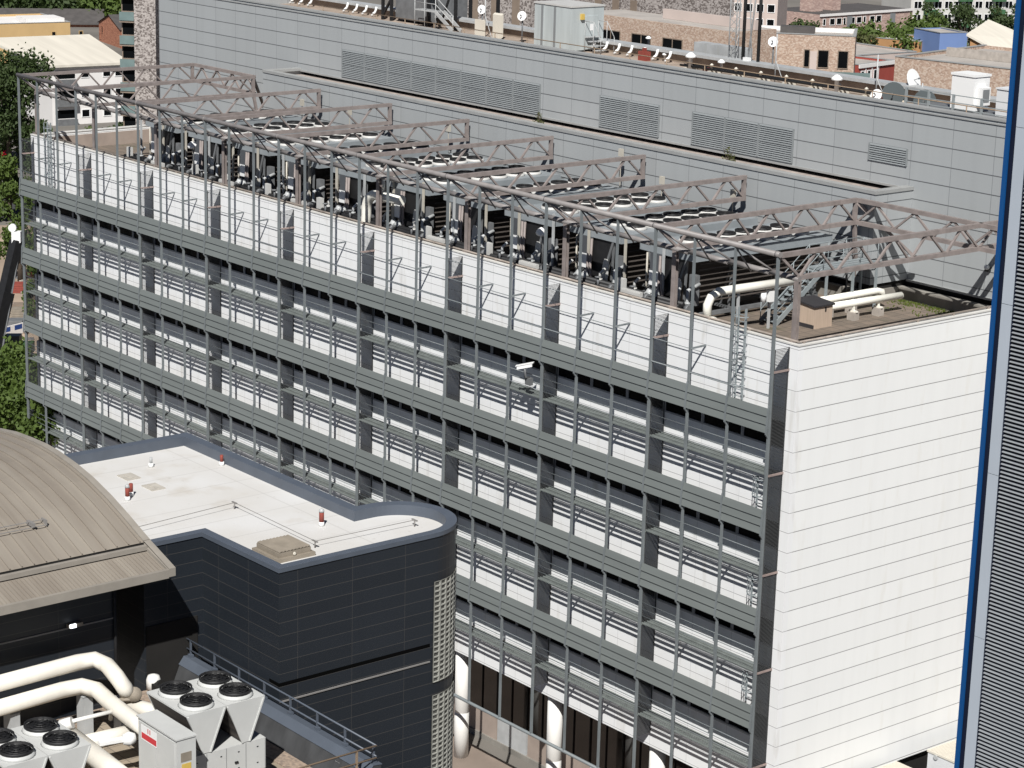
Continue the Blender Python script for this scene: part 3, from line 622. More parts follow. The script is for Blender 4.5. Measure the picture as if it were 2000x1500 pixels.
m = MB(); m.lathe((-6.1, 4.0, 1.55), [(.13, -.2), (.13, .2)], 10); m.box(-6.2, -6.0, 4.3, 4.6, 1.3, 1.8); m.build('valve', 'label_white', t)
t = thing('steel_stairs', 'grey steel stair with handrails rising to a small platform beside the beige box', 'stairs', (-6.6, 5, 0))
m = MB(); S0, S1, n = Vector((-7.4, 5.2, 0.05)), Vector((-7.4, 8.2, 2.25)), 11
for s in (0, .95): m.bar(S0+Vector((s,0,0)), S1+Vector((s,0,0)), .05, .24)
for k in range(n): c = S0.lerp(S1, (k+.5)/n); m.box(c.x+.02, c.x+.93, c.y-.12, c.y+.12, c.z-.02, c.z+.02)
m.build('flight', 'stair_grey', t)
m = MB(); m.box(-7.42, -6.35, 8.2, 11.9, 2.2, 2.28); m.box(-6.37, -6.33, 8.2, 11.9, 2.05, 2.36); m.build('platform', 'stair_grey', t)
m = MB()
for s in (0, .95):
    for dz in (.55, 1.05): m.tube([S0+Vector((s,0,dz)), S1+Vector((s,0,dz)), Vector((S1.x+s, 11.9, S1.z+dz))], .022, 6)
    for k in range(4): c = S0.lerp(S1, k/3); m.tube([c+Vector((s,0,0)), c+Vector((s,0,1.05))], .022, 6)
    for y in (9.5, 10.7, 11.9): m.tube([(S1.x+s, y, 2.25), (S1.x+s, y, 3.3)], .022, 6)
m.build('handrail', 'stair_grey', t)
for (x_, y_) in ((-7.35, 8.4), (-6.4, 8.4), (-6.4, 10.2), (-6.4, 11.8), (-7.35, 11.8)): m = MB(); m.box(x_-.05, x_+.05, y_-.05, y_+.05, 0, 2.2); m.build('leg', 'stair_grey', t)
m = MB()
for k in range(900):
    a = random.random(); x_ = XE+.1+6.5*a; y_ = YB-.55-random.random()**2*(.9 if random.random() < .8 else 2.2)
    h = random.uniform(.03, .12); an = random.uniform(0, pi); dx, dy = cos(an)*.05, sin(an)*.05
    m.add([(x_-dx,y_-dy,.0),(x_+dx,y_+dy,.0),(x_+random.uniform(-.03,.03),y_+random.uniform(-.03,.03),h)], [(0,1,2)])
o = m.build('moss_growth', 'moss_grass'); o['kind'] = 'stuff'; tag(o, 'green moss and weeds growing along the foot of the grey wall on the roof', 'moss')
def weed(c, s, label):
    t = thing('weed_plant', label, 'plant', c); m = MB(); c = Vector(c)
    for k in range(140):
        a = random.uniform(0, 2*pi); r = random.random()*s*.6; h = random.random()*s*(1.1-r/s); p = c+Vector((cos(a)*r, sin(a)*r*.5, h)); d = Vector((random.uniform(-1,1), random.uniform(-1,1), random.uniform(-.5,1))).normalized()*s*.16; e = d.cross(Vector((random.random(),random.random(),random.random()))).normalized()*s*.05
        m.add([p-e, p+d, p+e], [(0,1,2)])
    m.build('foliage', 'leaf_olive', t); m = MB()
    for k in range(5): m.tube([c, c+Vector((random.uniform(-.3,.3)*s, random.uniform(-.2,.2)*s, s))], .012, 4)
    m.build('stem', 'bark', t)
weed(aty(1052, 236, YB-.6)+Vector((0,0,-.35)), .8, 'dry weed growing in the gutter below the long row of louvres')
weed(aty(1423, 308, YB-.6)+Vector((0,0,-.35)), .85, 'green weed growing in the gutter below the near louvres')
# small wall lamp
c = aty(1928, 522, YB-.15); t = thing('wall_lamp', 'small white bulkhead lamp on the grey wall beside the blue-edged tower', 'lamp', c)
m = MB(); m.lathe(c, [(.13, 0), (.12, .1), (.05, .16)], 12, (.2, -1, .2)); m.build('lens', 'label_white', t); m = MB(); m.box(c.x-.12, c.x+.12, c.y, c.y+.15, c.z-.2, c.z-.02); m.build('housing', 'black_gear', t)

# ---- caged ladders on the facade, CCTV camera
def ladder(xc, zt, zb, label, parent_cage=True):
    t = thing('caged_ladder', label, 'ladder', (xc, -.5, zb)); m = MB()
    for s in (-.22, .22): m.box(xc+s-.03, xc+s+.03, -.45, -.38, zb, zt)
    z = zb+.2
    while z < zt: m.box(xc-.2, xc+.2, -.43, -.40, z-.015, z+.015); z += .3
    m.build('ladder', 'stair_grey', t); m = MB()
    z = zb+.6
    while z < zt+.1:
        m.tube([(xc-.3, -.4, z)]+arc_pts((xc, -.42, z), .36, pi, 2*pi, 8, (1,0,0), (0,1,0))+[(xc+.3, -.4, z)], .02, 5); z += .75
    for a in (pi*1.15, pi*1.5, pi*1.85): m.box(xc+.36*cos(a)-.015, xc+.36*cos(a)+.015, -.42+.36*sin(a)-.01, -.42+.36*sin(a)+.01, zb+.6, zt)
    m.build('cage', 'stair_grey', t)
ladder(-3.0, 2.2, -2.5, 'caged roof ladder at the near right end of the white parapet wall')
ladder(-65.0, 2.3, -2.4, 'caged roof ladder at the far left end of the white parapet wall')
for k in range(1, 4): ladder(-1.35, ZB[k]+1.2, ZB[k]-.2, ['', 'uppermost of three short ladders beside the end fin', 'middle of three short ladders beside the end fin', 'lowest of three short ladders beside the end fin'][k])
c = aty(1025, 715, -1.35); t = thing('security_camera', 'white security camera on a stalk fixed to the screen posts', 'camera', c)
m = MB(); m.obox(c, Vector((.30,.22,.10)), Vector((-.06,.08,0)), (0,0,.085)); m.obox(c+Vector((0,0,.10)), Vector((.35,.26,.12)), Vector((-.075,.1,0)), (0,0,.015)); m.build('housing', 'label_white', t)
m = MB(); m.tube([c+Vector((0,0,-.1)), c+Vector((0,.05,-.55)), c+Vector((0,.3,-.6))], .06, 8); m.box(c.x-.15, c.x+.2, -1.2, -.98, c.z-.95, c.z-.6); m.build('bracket', 'gear_grey', t)

# ================================================================== PLANT BLOCK ROOF CLUTTER
RZ = 7.7
t = thing('roof_cabin', 'pale bluish plant cabin with dark ribs and a door on the grey roof', 'cabin', (-44.6, 24.6, RZ))
a = atz(1113, 103, RZ); x1, y0 = a.x, a.y; x0 = x1-3.5; y1 = y0+2.7
m = MB(); m.box(x0, x1, y0, y1, RZ+.1, RZ+2.75); m.build('body', 'fibre_pale', t)
m = MB(); m.box(x0-.05, x1+.05, y0-.05, y1+.05, RZ+2.75, RZ+2.85); m.build('roof', 'chiller_white', t)
m = MB()
for f in (.2, .55): m.box(x0+3.5*f, x0+3.5*f+.16, y0-.06, y0, RZ+.1, RZ+2.7)
m.build('duct_rib', 'mullion', t)
m = MB(); m.box(x1, x1+.04, y0+1.2, y0+2.2, RZ+.15, RZ+2.2); d = m.build('door', 'fibre_pale', t); m = MB(); m.box(x1+.041, x1+.05, y0+1.55, y0+1.8, RZ+1.3, RZ+1.7); m.build('notice', 'label_white', d)
m = MB(); m.box(x1, x1+.15, y0+.75, y0+1.0, RZ+2.0, RZ+2.35); m.build('lamp', 'label_yellow', t)
t = thing('cabin_steps', 'light steel access steps with handrails beside the pale cabin', 'steps', (x1+.6, y0+1.6, RZ)); m = MB()
for k in range(4): m.box(x1+.1+.28*k, x1+.38+.28*k, y0+1.1, y0+2.2, RZ+.9-.25*k, RZ+.95-.25*k)
m.build('treads', 'galv', t); m = MB()
for yy in (y0+1.1, y0+2.2):
    m.tube([(x1+.1, yy, RZ+1.9), (x1+.9, yy, RZ+1.9), (x1+1.6, yy, RZ+1.0)], .025, 6); m.tube([(x1+.9, yy, RZ), (x1+.9, yy, RZ+1.9)], .025, 6); m.tube([(x1+1.6, yy, RZ), (x1+1.6, yy, RZ+1.0)], .025, 6); m.tube([(x1+.1, yy, RZ), (x1+.1, yy, RZ+1.9)], .025, 6)
m.build('handrail', 'galv', t)
# dark plant enclosure with stair
A = atz(748, 38, RZ); t = thing('cooling_enclosure', 'dark grey braced plant enclosure with a stair at the top edge', 'plant enclosure', A)
m = MB(); m.box(A.x+1.2, A.x+5.0, A.y+.2, A.y+3.5, RZ+.2, RZ+4.5); m.build('casing', 'gear_grey', t)
m = MB()
for xx in (A.x, A.x+1.0, A.x+5.2, A.x+8.2): m.box(xx-.09, xx+.09, A.y-.1, A.y+.08, RZ, RZ+5); m.box(xx-.09, xx+.09, A.y+3.5, A.y+3.7, RZ, RZ+5)
m.bar((A.x, A.y, RZ+.3), (A.x+2.6, A.y, RZ+3.6), .14, .14); m.bar((A.x+5.2, A.y, RZ+3.6), (A.x+6.6, A.y, RZ+.3), .14, .14); m.bar((A.x+6.6, A.y, RZ+.3), (A.x+8.2, A.y, RZ+3.6), .12, .12)
m.box(A.x, A.x+8.2, A.y-.1, A.y+.1, RZ+2.2, RZ+2.35); m.build('frame', 'black_gear', t)
m = MB(); m.bar((A.x+7.3, A.y-.3, RZ+1.2), (A.x+9.2, A.y-.3, RZ+.1), .06, .25); m.bar((A.x+7.3, A.y-1.0, RZ+1.2), (A.x+9.2, A.y-1.0, RZ+.1), .06, .25); m.box(A.x+5.0, A.x+7.3, A.y-1.0, A.y-.2, RZ+1.15, RZ+1.22)
for xx in (A.x+5.0, A.x+6.1, A.x+7.3): m.tube([(xx, A.y-1, RZ), (xx, A.y-1, RZ+2.2)], .03, 6)
for dz in (1.7, 2.2): m.tube([(A.x+5.0, A.y-1, RZ+dz), (A.x+7.3, A.y-1, RZ+dz), (A.x+9.2, A.y-1, RZ+dz-1.1)], .028, 6)
m.tube([(A.x+9.2, A.y-1, RZ), (A.x+9.2, A.y-1, RZ+1.1)], .03, 6); m.build('stair', 'galv', t)
# lattice mast with black antenna poles
B = atz(1447, 140, RZ); t = thing('antenna_mast', 'tall lattice mast with two black antenna poles on the grey block roof', 'mast', B)
m = MB(); q = [(-1.1,0), (-.55,0), (-.82,.5)]
for (u, v) in q: m.tube([(B.x+u, B.y+v, RZ), (B.x+u, B.y+v, RZ+8)], .035, 6)
for k in range(16):
    z = RZ+.5*k
    for a in range(3):
        u, v = q[a], q[(a+1)%3]; m.tube([(B.x+u[0], B.y+u[1], z), (B.x+v[0], B.y+v[1], z+.5)], .018, 4)
m.build('lattice', 'galv', t)
for dx in (.1, 1.35): m = MB(); m.tube([(B.x+dx, B.y, RZ), (B.x+dx, B.y, RZ+8)], .10, 10); m.build('pole', 'black_gear', t)
m = MB(); m.tube([(B.x+.45, B.y, RZ+.2), (B.x+1.0, B.y, RZ+5), (B.x+.9, B.y, RZ+8)], .05, 6); m.tube([(B.x+.9, B.y, RZ), (B.x+.5, B.y, RZ+4), (B.x+1.2, B.y, RZ+8)], .04, 6); m.build('stay', 'galv', t)
m = MB(); m.box(B.x+.4, B.x+.8, B.y-.3, B.y, RZ+.5, RZ+.9); m.box(B.x-.2, B.x+.4, B.y-.4, B.y, RZ+.1, RZ+.4); m.build('equipment_box', 'label_white', t)
# mushroom vents
for k, (px, py, s, lab_) in enumerate(((1348, 138, 1.0, 'white mushroom vent left of the lattice mast'), (1408, 141, .7, 'small white mushroom vent just left of the mast base'), (1633, 184, 1.0, 'white mushroom vent between the satellite dishes and the mast'),
        (1266, 90, .6, 'small white vent cap beyond the cabin steps'), (1298, 120, .5, 'little white cap vent among the curved pipes'))):
    c = atz(px, py, RZ); m = MB(); m.lathe(c, [(.12*s, 0), (.12*s, .75*s), (.34*s, .78*s), (.30*s, .9*s), (.12*s, 1.05*s), (.02, 1.08*s)], 14); tag(m.build('mushroom_vent', 'plain_white'), lab_, 'roof vent', 'white vents on the grey block roof')
# gooseneck pipes along the back ledge
gp = MB(); gp.tube([(-.1,-.25,-.28), (-.02,-.18,-.14), (.04,-.05,-.02), (.06,.0,.12), (.06,.06,.34)], .085, 8); g0 = None
gx = [(-76.5, 3), (-69.7, 4), (-43.0, 7)]; cnt = 0
for (xs, n) in gx:
    for k in range(n):
        if g0 is None: o = g0 = gp.build('gooseneck_pipe', 'plain_white')
        else: o = g0.copy(); COL.objects.link(o)
        o.location = (xs+1.15*k*(1 if n != 7 else 1.0), 25.75, RZ+.36)
        where = {3: 'farthest left on the ledge', 4: 'just left of the dark enclosure', 7: 'right of the pale cabin'}[n]
        tag(o, '%s curved white pipe in the set %s' % (ords[k], where), 'pipe', 'curved white pipes along the ledge')
# satellite dishes
def dish(px, py, r, dirv, mat, label, z=RZ, h=1.0):
    b = atz(px, py, z); c = b+Vector((0,0,h)); t = thing('satellite_dish', label, 'satellite dish', b, 'dishes on the grey block roof'); D = Vector(dirv).normalized()
    m = MB(); m.lathe(c, [(r, r*.32), (r*.85, r*.2), (r*.55, r*.08), (.02, 0), (.02, -.03), (r*.55, r*.05), (r*.85, r*.17), (r*1.0, r*.30)], 18, D); m.build('reflector', mat, t)
    m = MB(); m.tube([b, c-D*.05], .05, 6); m.build('mount', 'gear_grey', t); m = MB(); m.tube([c, c+D*r*.8], .02, 5); m.lathe(c+D*r*.8, [(.05, 0), (.05, .1)], 8, D); m.build('feed_horn', 'gear_grey', t)
dish(1507, 150, .30, (.55, -1, .3), 'plain_white', 'small white dish on a tall pole at the right of the mast', RZ, 2.0)
dish(1019, 84, .31, (.5, -1, .3), 'plain_white', 'small white dish left of the pale cabin', RZ, 1.7)
dish(941, 60, .30, (.5, -1, .2), 'plain_white', 'small white dish on a pole beside the dark plant stair', RZ, 1.4)
dish(1712, 200, .34, (.2, -1, .5), 'plain_white', 'white heart-like dish low beside the dark round dishes', RZ, .35)
dish(1745, 203, .62, (.6, -1, .1), 'dish_grey', 'larger dark grey round dish seen from the back', RZ, .55)
dish(1806, 214, .60, (.6, -1, .1), 'dish_grey', 'smaller dark grey round dish nearer the white cabinet', RZ, .45)
dish(1777, 190, .62, (1, .15, .35), 'plain_white', 'large white dish tilted edge-on between the two dark dishes', RZ, .9)
for k, (px, py, w_, h_) in enumerate(((937, 75, .9, 1.1), (972, 76, .9, 1.5))):
    c = atz(px, py, RZ); m = MB(); m.obox(c+Vector((0,0,h_/2+.1)), (w_/2,0,0), (0,.08,.05 if k else 0), (0,.0,h_/2)); m.tube([c+Vector((0,.3,0)), c+Vector((0,.05,h_*.8))], .03, 5)
    tag(m.build('sector_antenna', 'container_cream'), ['low cream antenna panel left of the cabin', 'tall cream antenna panel just left of the cabin, second from the stair'][k], 'antenna', 'cream antenna panels')
# white equipment cabinet on platform at right
c = atz(1892, 218, RZ+.5)
t = thing('equipment_cabinet', 'tall white equipment cabinet on a steel platform at the right of the roof', 'cabinet', c)
m = MB(); m.box(c.x-.9, c.x+.55, c.y-.4, c.y+.8, RZ+.6, RZ+2.3); m.build('body', 'label_white', t); m = MB(); m.box(c.x-.95, c.x+.6, c.y-.45, c.y+.85, RZ+2.3, RZ+2.42); m.build('lid', 'label_white', t)
m = MB(); m.box(c.x+.552, c.x+.9, c.y-.2, c.y+.5, RZ+.9, RZ+1.8); ac = m.build('air_conditioner', 'label_white', t); m = MB(); m.box(c.x+.902, c.x+.91, c.y-.1, c.y+.4, RZ+1.05, RZ+1.7); m.build('grille', 'mullion', ac)
t = thing('equipment_platform', 'grey railed steel platform carrying white cabinets at the right of the roof', 'platform', (c.x, c.y-.8, RZ))
m = MB(); m.box(c.x-3.2, c.x+3.8, c.y-1.3, c.y+1.2, RZ+.42, RZ+.54); m.build('deck', 'gear_grey', t); m = MB()
for xx in (-3.1, -1.6, 0, 1.8, 3.7): m.box(c.x+xx-.06, c.x+xx+.06, c.y-1.3, c.y-1.2, RZ, RZ+1.45)
for dz in (.75, 1.05, 1.42): m.box(c.x-3.2, c.x+3.8, c.y-1.28, c.y-1.22, RZ+dz-.02, RZ+dz+.02)
m.build('handrail', 'stair_grey', t)
m = MB(); m.box(c.x+2.0, c.x+3.4, c.y-.4, c.y+.8, RZ+.56, RZ+1.9); m.box(c.x+1.95, c.x+3.45, c.y-.45, c.y+.85, RZ+1.9, RZ+1.97); tag(m.build('equipment_cabinet', 'container_white'), 'second, lower white cabinet partly hidden by the blue-edged tower', 'cabinet')
# misc boxes and whip poles
for k, (px, py, h_) in enumerate(((1710, 190, 2.3), (947, 72, 3.0), (1513, 160, 2.7), (1800, 195, .9))):
    c = atz(px, py, RZ); m = MB(); m.tube([c, c+Vector((0,0,h_))], .04, 6); m.tube([c+Vector((0,0,h_*.45)), c+Vector((.7,0,0))], .025, 5)
    tag(m.build('roof_pole', 'galv'), ['braced steel pole left of the dark dishes', 'braced pole left of the pale cabin', 'braced pole carrying the small white dish right of the mast', 'short braced pole between the dark dishes'][k], 'pole', 'braced poles on the grey block roof')
for k, (px, py) in enumerate(((1258, 118), (1385, 142), (1725, 195))):
    c = atz(px, py, RZ); m = MB(); m.box(c.x-.35, c.x+.35, c.y-.2, c.y+.2, RZ, RZ+(.55 if k == 0 else .22)); m.box(c.x-.1, c.x+.1, c.y-.1, c.y+.1, RZ+(.55 if k == 0 else .22), RZ+(.75 if k == 0 else .3))
    tag(m.build('roof_box', 'pot_red'), ['rust red box by the curved white pipes', 'low red box just left of the mast', 'low red box beside the heart-like white dish'][k], 'box', 'red boxes on the grey block roof')
# unsorted ductwork behind the mast
t = thing('roof_duct', 'dark ductwork with grey cowls left of the lattice mast', 'duct', atz(1380, 128, RZ)); c = atz(1385, 125, RZ); m = MB()
for k in range(4): m.box(c.x-2+1.1*k, c.x-1.1+1.1*k, c.y+.6, c.y+1.4, RZ+.45, RZ+1.1)
m.build('cowl', 'galv', t); m = MB(); m.box(c.x-2.2, c.x+2.4, c.y+.7, c.y+1.3, RZ+.1, RZ+.45); m.build('duct', 'black_gear', t)
t = thing('cable_ladder', 'long low run of black cables on the roof between ledge and rail', 'cables', (-20, 24.6, RZ)); m = MB()
for yy in (24.2, 24.5, 24.9): m.tube([(-34+random.random(), yy, RZ+.25), (-20, yy+.1, RZ+.3), (-6, yy, RZ+.22)], .07, 6)
m.build('cable', 'black_gear', t)
for k in range(14): m = MB(); m.box(-33+2*k, -32.9+2*k, 24.0, 25.1, RZ, RZ+.18); m.lathe((-32.95+2*k, 24.3, RZ+.18), [(.08, 0), (.08, .3), (.14, .32), (.02, .42)], 8); m.build('bracket', 'container_cream', t)

# ================================================================== DARK TOWER WITH WHITE ROOF
TZ = -2.5
dt = thing('dark_building', 'dark blue-grey clad block with a bright white flat roof and a rounded corner', 'building', (-5, -25, GZ))
arc = [(.38+2.05*cos(a), -21.0+2.05*sin(a)) for a in [pi*k/28 for k in range(29)]]
poly = [(2.43,-27.62)]+arc+[(-1.67,-21.48),(-13.7,-21.48),(-13.7,-30.1),(-2.4,-30.1),(-2.4,-27.7)]
def inset(poly, d):
    out = []; n = len(poly)
    for i in range(n):
        p0, p1, p2 = Vector(poly[i-1]), Vector(poly[i]), Vector(poly[(i+1)%n]); e1 = (p1-p0).normalized(); e2 = (p2-p1).normalized()
        n1, n2 = Vector((-e1.y, e1.x)), Vector((-e2.y, e2.x)); b = (n1+n2); k = b.length_squared
        out.append(tuple(p1+b*(2*d/k)) if k > 1e-6 else tuple(p1+n1*d))
    return out
inn = inset(poly, .36); n = len(poly); out_ = inset(poly, -.04)
wx, wy, wr = MB(), MB(), MB()
for i in range(n):
    a, b = poly[i], poly[(i+1)%n]; z0, z1 = -25.9, TZ-.12
    tgt = wr if 1 <= i <= 29 else (wx if abs(b[0]-a[0]) > abs(b[1]-a[1]) else wy)
    tgt.add([(a[0],a[1],z0),(b[0],b[1],z0),(b[0],b[1],z1),(a[0],a[1],z1)], [(0,1,2,3)], tgt is wr)
wx.build('front_wall', 'dark_clad_x', dt); wy.build('side_wall', 'dark_clad_y', dt); wr.build('curved_wall', 'dark_clad_y', dt)
c = MB()
for i in range(n):
    j = (i+1)%n; o0, o1, i0, i1 = out_[i], out_[j], inn[i], inn[j]
    c.add([(*o0,TZ-.16),(*o1,TZ-.16),(*o1,TZ),(*o0,TZ),(*i1,TZ-.02),(*i0,TZ-.02),(*i1,TZ-.5),(*i0,TZ-.5)], [(0,1,2,3),(3,2,4,5),(5,4,6,7)])
c.build('parapet', 'blue_coping', dt)
c = MB(); c.add([(*p, TZ-.42) for p in inn], [tuple(range(n))]); c.build('roof', 'white_roof', dt)
c = MB(); c.box(-2.38, 2.44, -27.63, -27.6, -6.83, -6.70); c.box(2.42, 2.44, -27.6, -21.1, -6.83, -6.70); c.build('painted_shadow_gap', 'gap_shade_black', dt)  # flat black strips; shade of an unbuilt recess put into the colour
c = MB(); c.box(2.43, 2.47, -27.6, -21.1, -7.42, -7.37); c.build('drip_rail', 'wire', dt)
for (za, zb) in ((-4.35, -8.25), (-8.75, -16)):
    gbk = MB(); pit = MB(); a0, a1, na = radians(1), radians(62), 7; hz = .195; nz = int((za-zb)/hz)
    R1, R2, R3 = 2.06, 2.10, 2.075
    def pt(a, r, z): return (.38+r*cos(a), -21.0+r*sin(a), z)
    for i in range(na):
        aa, ab = a0+(a1-a0)*i/na, a0+(a1-a0)*(i+1)/na
        pit.add([pt(aa,R1,zb), pt(ab,R1,zb), pt(ab,R1,za), pt(aa,R1,za)], [(0,1,2,3)])
        for k in range(nz):
            z1 = za-hz*k; z0 = z1-hz; e = .018; ee = (ab-aa)*.09
            o = [pt(aa,R2,z0), pt(ab,R2,z0), pt(ab,R2,z1), pt(aa,R2,z1)]; inr = [pt(aa+ee,R2,z0+e), pt(ab-ee,R2,z0+e), pt(ab-ee,R2,z1-e), pt(aa+ee,R2,z1-e)]; dp = [pt(aa+2*ee,R1+.004,z0+2*e), pt(ab-2*ee,R1+.004,z0+2*e), pt(ab-2*ee,R1+.004,z1-2*e), pt(aa+2*ee,R1+.004,z1-2*e)]
            gbk.add(o+inr+dp, [(0,1,5,4),(1,2,6,5),(2,3,7,6),(3,0,4,7),(4,5,9,8),(5,6,10,9),(6,7,11,10),(7,4,8,11)])
    w_ = gbk.build('glass_block_window', 'glass_block', dt); pit.build('pane', 'block_pit', w_)
# roof furniture
t = thing('roof_hatch', 'tan slatted smoke vent hatch at the front corner of the white roof', 'roof vent', (.1, -26, TZ-.4)); zr = TZ-.42
m = MB(); m.box(-.62, 1.02, -26.75, -25.15, zr, zr+.14); m.build('kerb', 'hatch_tan', t); m = MB(); m.box(-.5, .9, -26.63, -25.27, zr+.14, zr+.32); m.build('frame', 'hatch_tan', t)
m = MB()
for k in range(9): y_ = -26.6+.145*k; m.extr([(0,y_,zr+.33),(0,y_+.13,zr+.36),(0,y_+.13,zr+.39),(0,y_,zr+.36)], (-.5,0,0), (.9,0,0))
m.build('slats', 'hatch_tan', t); m = MB(); m.lathe((.96, -26.0, zr+.22), [(.07,0),(.05,.02)], 10, (1,0,0)); m.build('badge', 'container_cream', t)
for k, (px, py, s, cap, lab_) in enumerate(((249, 977, 1.0, True, 'red pipe stub of the pair at the left of the white roof'), (256, 968, .95, False, 'brown pipe stub behind the red one at the left of the white roof'), (433, 909, .8, False, 'dark brown pipe stub against the back parapet of the white roof'), (628, 1027, 1.1, True, 'single red pipe with white cap near the rounded end of the white roof'), (295, 912, .7, None, 'small grey pipe stub in the middle of the white roof'))):
    c_ = atz(px, py, zr); t = thing('vent_pipe', lab_, 'vent pipe', c_, 'pipe stubs on the white roof')
    m = MB(); m.lathe(c_, [(.11, 0), (.10, .16)], 12); m.build('collar', 'plain_white', t)
    m = MB(); m.lathe(c_+Vector((0,0,.16)), [(.085*s, 0), (.085*s, .32*s), (.07*s, .34*s)], 12); m.build('pipe', 'galv' if cap is None else 'pot_red', t)
    if cap: m = MB(); m.lathe(c_+Vector((0,0,.16+.34*s)), [(.09*s, 0), (.09*s, .08), (.03, .14)], 12); m.build('cap', 'galv', t)
for k, (px, py, lab_) in enumerate(((252, 932, 'flat patch panel at the left of the white roof'), (300, 952, 'flat patch panel with slots by the red pipe stubs'))):
    c_ = atz(px, py, zr); m = MB(); m.box(c_.x-.4, c_.x+.4, c_.y-.3, c_.y+.3, zr, zr+.04); m.box(c_.x-.3, c_.x+.3, c_.y-.08, c_.y+.08, zr+.04, zr+.06)
    tag(m.build('roof_outlet', 'roof_patch'), lab_, 'roof outlet')
t = thing('fall_arrest_line', 'thin safety cable strung on low posts around the white roof', 'safety cable', (-3, -25, zr))
pts = [(-4.6,-29.3), (-5.09,-24.64), (.32,-24.7), (.41,-20.35)]; m = MB()
m.tube([(x_, y_, zr+.25) for x_, y_ in pts], .014, 5); m.build('cable', 'wire', t)
for x_, y_ in pts[1:]: m = MB(); m.tube([(x_, y_, zr), (x_, y_, zr+.25)], .03, 6); m.box(x_-.16, x_+.16, y_-.03, y_+.03, zr+.23, zr+.27); m.build('post', 'wire', t)

# ================================================================== BARREL-ROOFED BUILDING
br = thing('barrel_building', 'building with a tan standing-seam barrel roof above dark walls', 'building', (-8, -45, GZ))
prof = [(-23,-4.3),(-20,-2.8),(-17,-1.72),(-15,-1.2),(-12.98,-.84),(-11.7,-.67),(-10.5,-.6),(-9.3,-.57),(-8.3,-.62),(-7,-.77),(-5.83,-.98),(-4.5,-1.33),(-3.3,-1.73),(-2.4,-2.06),(-1.9,-2.24)]
YG, YE = -30.15, -62
m = MB()
for (a, b) in zip(prof[:-1], prof[1:]): m.add([(a[0],YE,a[1]),(b[0],YE,b[1]),(b[0],YG,b[1]),(a[0],YG,a[1])], [(0,1,2,3)], True)
m.build('roof', 'barrel_roof', br)
m = MB(); yy = YG-.35
while yy > YE:
    for (a, b) in zip(prof[:-1], prof[1:]):
        m.add([(a[0],yy-.018,a[1]),(b[0],yy-.018,b[1]),(b[0],yy-.018,b[1]+.055),(a[0],yy-.018,a[1]+.055),(a[0],yy+.018,a[1]),(b[0],yy+.018,b[1]),(b[0],yy+.018,b[1]+.055),(a[0],yy+.018,a[1]+.055)], [(0,1,2,3),(7,6,5,4),(3,2,6,7)])
    yy -= .45
m.build('standing_seam', 'barrel_roof', br)
m = MB()
for (a, b) in zip(prof[:-1], prof[1:]): m.add([(a[0],YG-.22,a[1]+.07),(b[0],YG-.22,b[1]+.07),(b[0],YG+.04,b[1]+.07),(a[0],YG+.04,a[1]+.07),(a[0],YG+.04,a[1]-.35),(b[0],YG+.04,b[1]-.35),(a[0],YG-.22,a[1]-.05),(b[0],YG-.22,b[1]-.05)], [(0,1,2,3),(3,2,5,4),(6,7,1,0)])
a, b = (-1.9,-2.18), (-.2,-2.72)
m.add([(a[0],YG-.22,a[1]),(b[0],YG-.22,b[1]),(b[0],YG+.04,b[1]),(a[0],YG+.04,a[1]),(a[0],YG+.04,a[1]-.35),(b[0],YG+.04,b[1]-.3),(b[0],YG-.22,b[1]-.3)], [(0,1,2,3),(3,2,5,4),(1,6,5,2)])
m.extr([(-2.1,0,-2.24),(-.21,0,-2.77),(-.21,0,-3.03),(-2.1,0,-2.62)], (0,YG-.23,0), (0,YG+.03,0)); m.build('verge_trim', 'barrel_trim', br)
m = MB(); m.box(-1.96, -1.86, YE, YG-.22, -2.42, -2.28); m.build('gutter_gap', 'void_black', br)
m = MB(); m.box(-1.82, -1.64, YE, YG-.22, -2.45, -2.29); m.build('gutter', 'barrel_trim', br)
m = MB(); m.extr([(-2.1,0,-2.40),(-.36,0,-2.82),(-.36,0,-2.9),(-2.1,0,-2.48)], (0,YE,0), (0,YG-.22,0))
yy = YG-.3
while yy > YE: m.extr([(-1.6,0,-2.52),(-.37,0,-2.815),(-.37,0,-2.785),(-1.6,0,-2.49)], (0,yy-.03,0), (0,yy+.03,0)); yy -= .15
m.build('eave_strip', 'barrel_roof', br)
m = MB(); m.box(-.36, -.2, YE, YG-.22, -3.06, -2.76); m.build('fascia', 'barrel_trim', br)
m = MB(); m.box(-2.2, -1.85, YE, -31.55, -8, -2.52); m.build('side_wall', 'dark_clad_y', br)
m = MB(); m.box(-22, -2.2, -31.85, -31.55, -8, -2.7); m.build('gable_wall', 'dark_clad_y', br)
m = MB(); m.box(-1.85, -1.81, YE, -31.6, -4.75, -4.70); m.build('wall_trim', 'wire', br)
m = MB(); m.box(-2.397, -2.36, -30.05, -27.95, -8, -5.6); m.build('louvre_or_shade_panel', 'void_black', br)  # added black panel painting shade onto the notch wall; no louvres here
m = MB(); m.tube([(-1.8, -31.6, -8), (-1.8, -31.6, -3.0)], .06, 8); m.build('downpipe', 'black_gear', br)
m = MB(); ca, cb_ = Vector((-3.8, -33.2, -1.38)), Vector((-3.8, -50, -1.38)); m.tube([ca, cb_], .018, 5); m.tube([ca+Vector((.25,0,-.13)), cb_+Vector((.25,0,-.13))], .018, 5)
m.box(-3.98, -3.5, -33.75, -33.65, -1.5, -1.36); m.box(-3.95, -3.6, -33.2, -33.15, -1.6, -1.36)
for k in range(6): m.box(-3.86, -3.74, -35.2-2*k, -35.12-2*k, -1.56, -1.36)
m.build('roof_cable', 'wire', br)
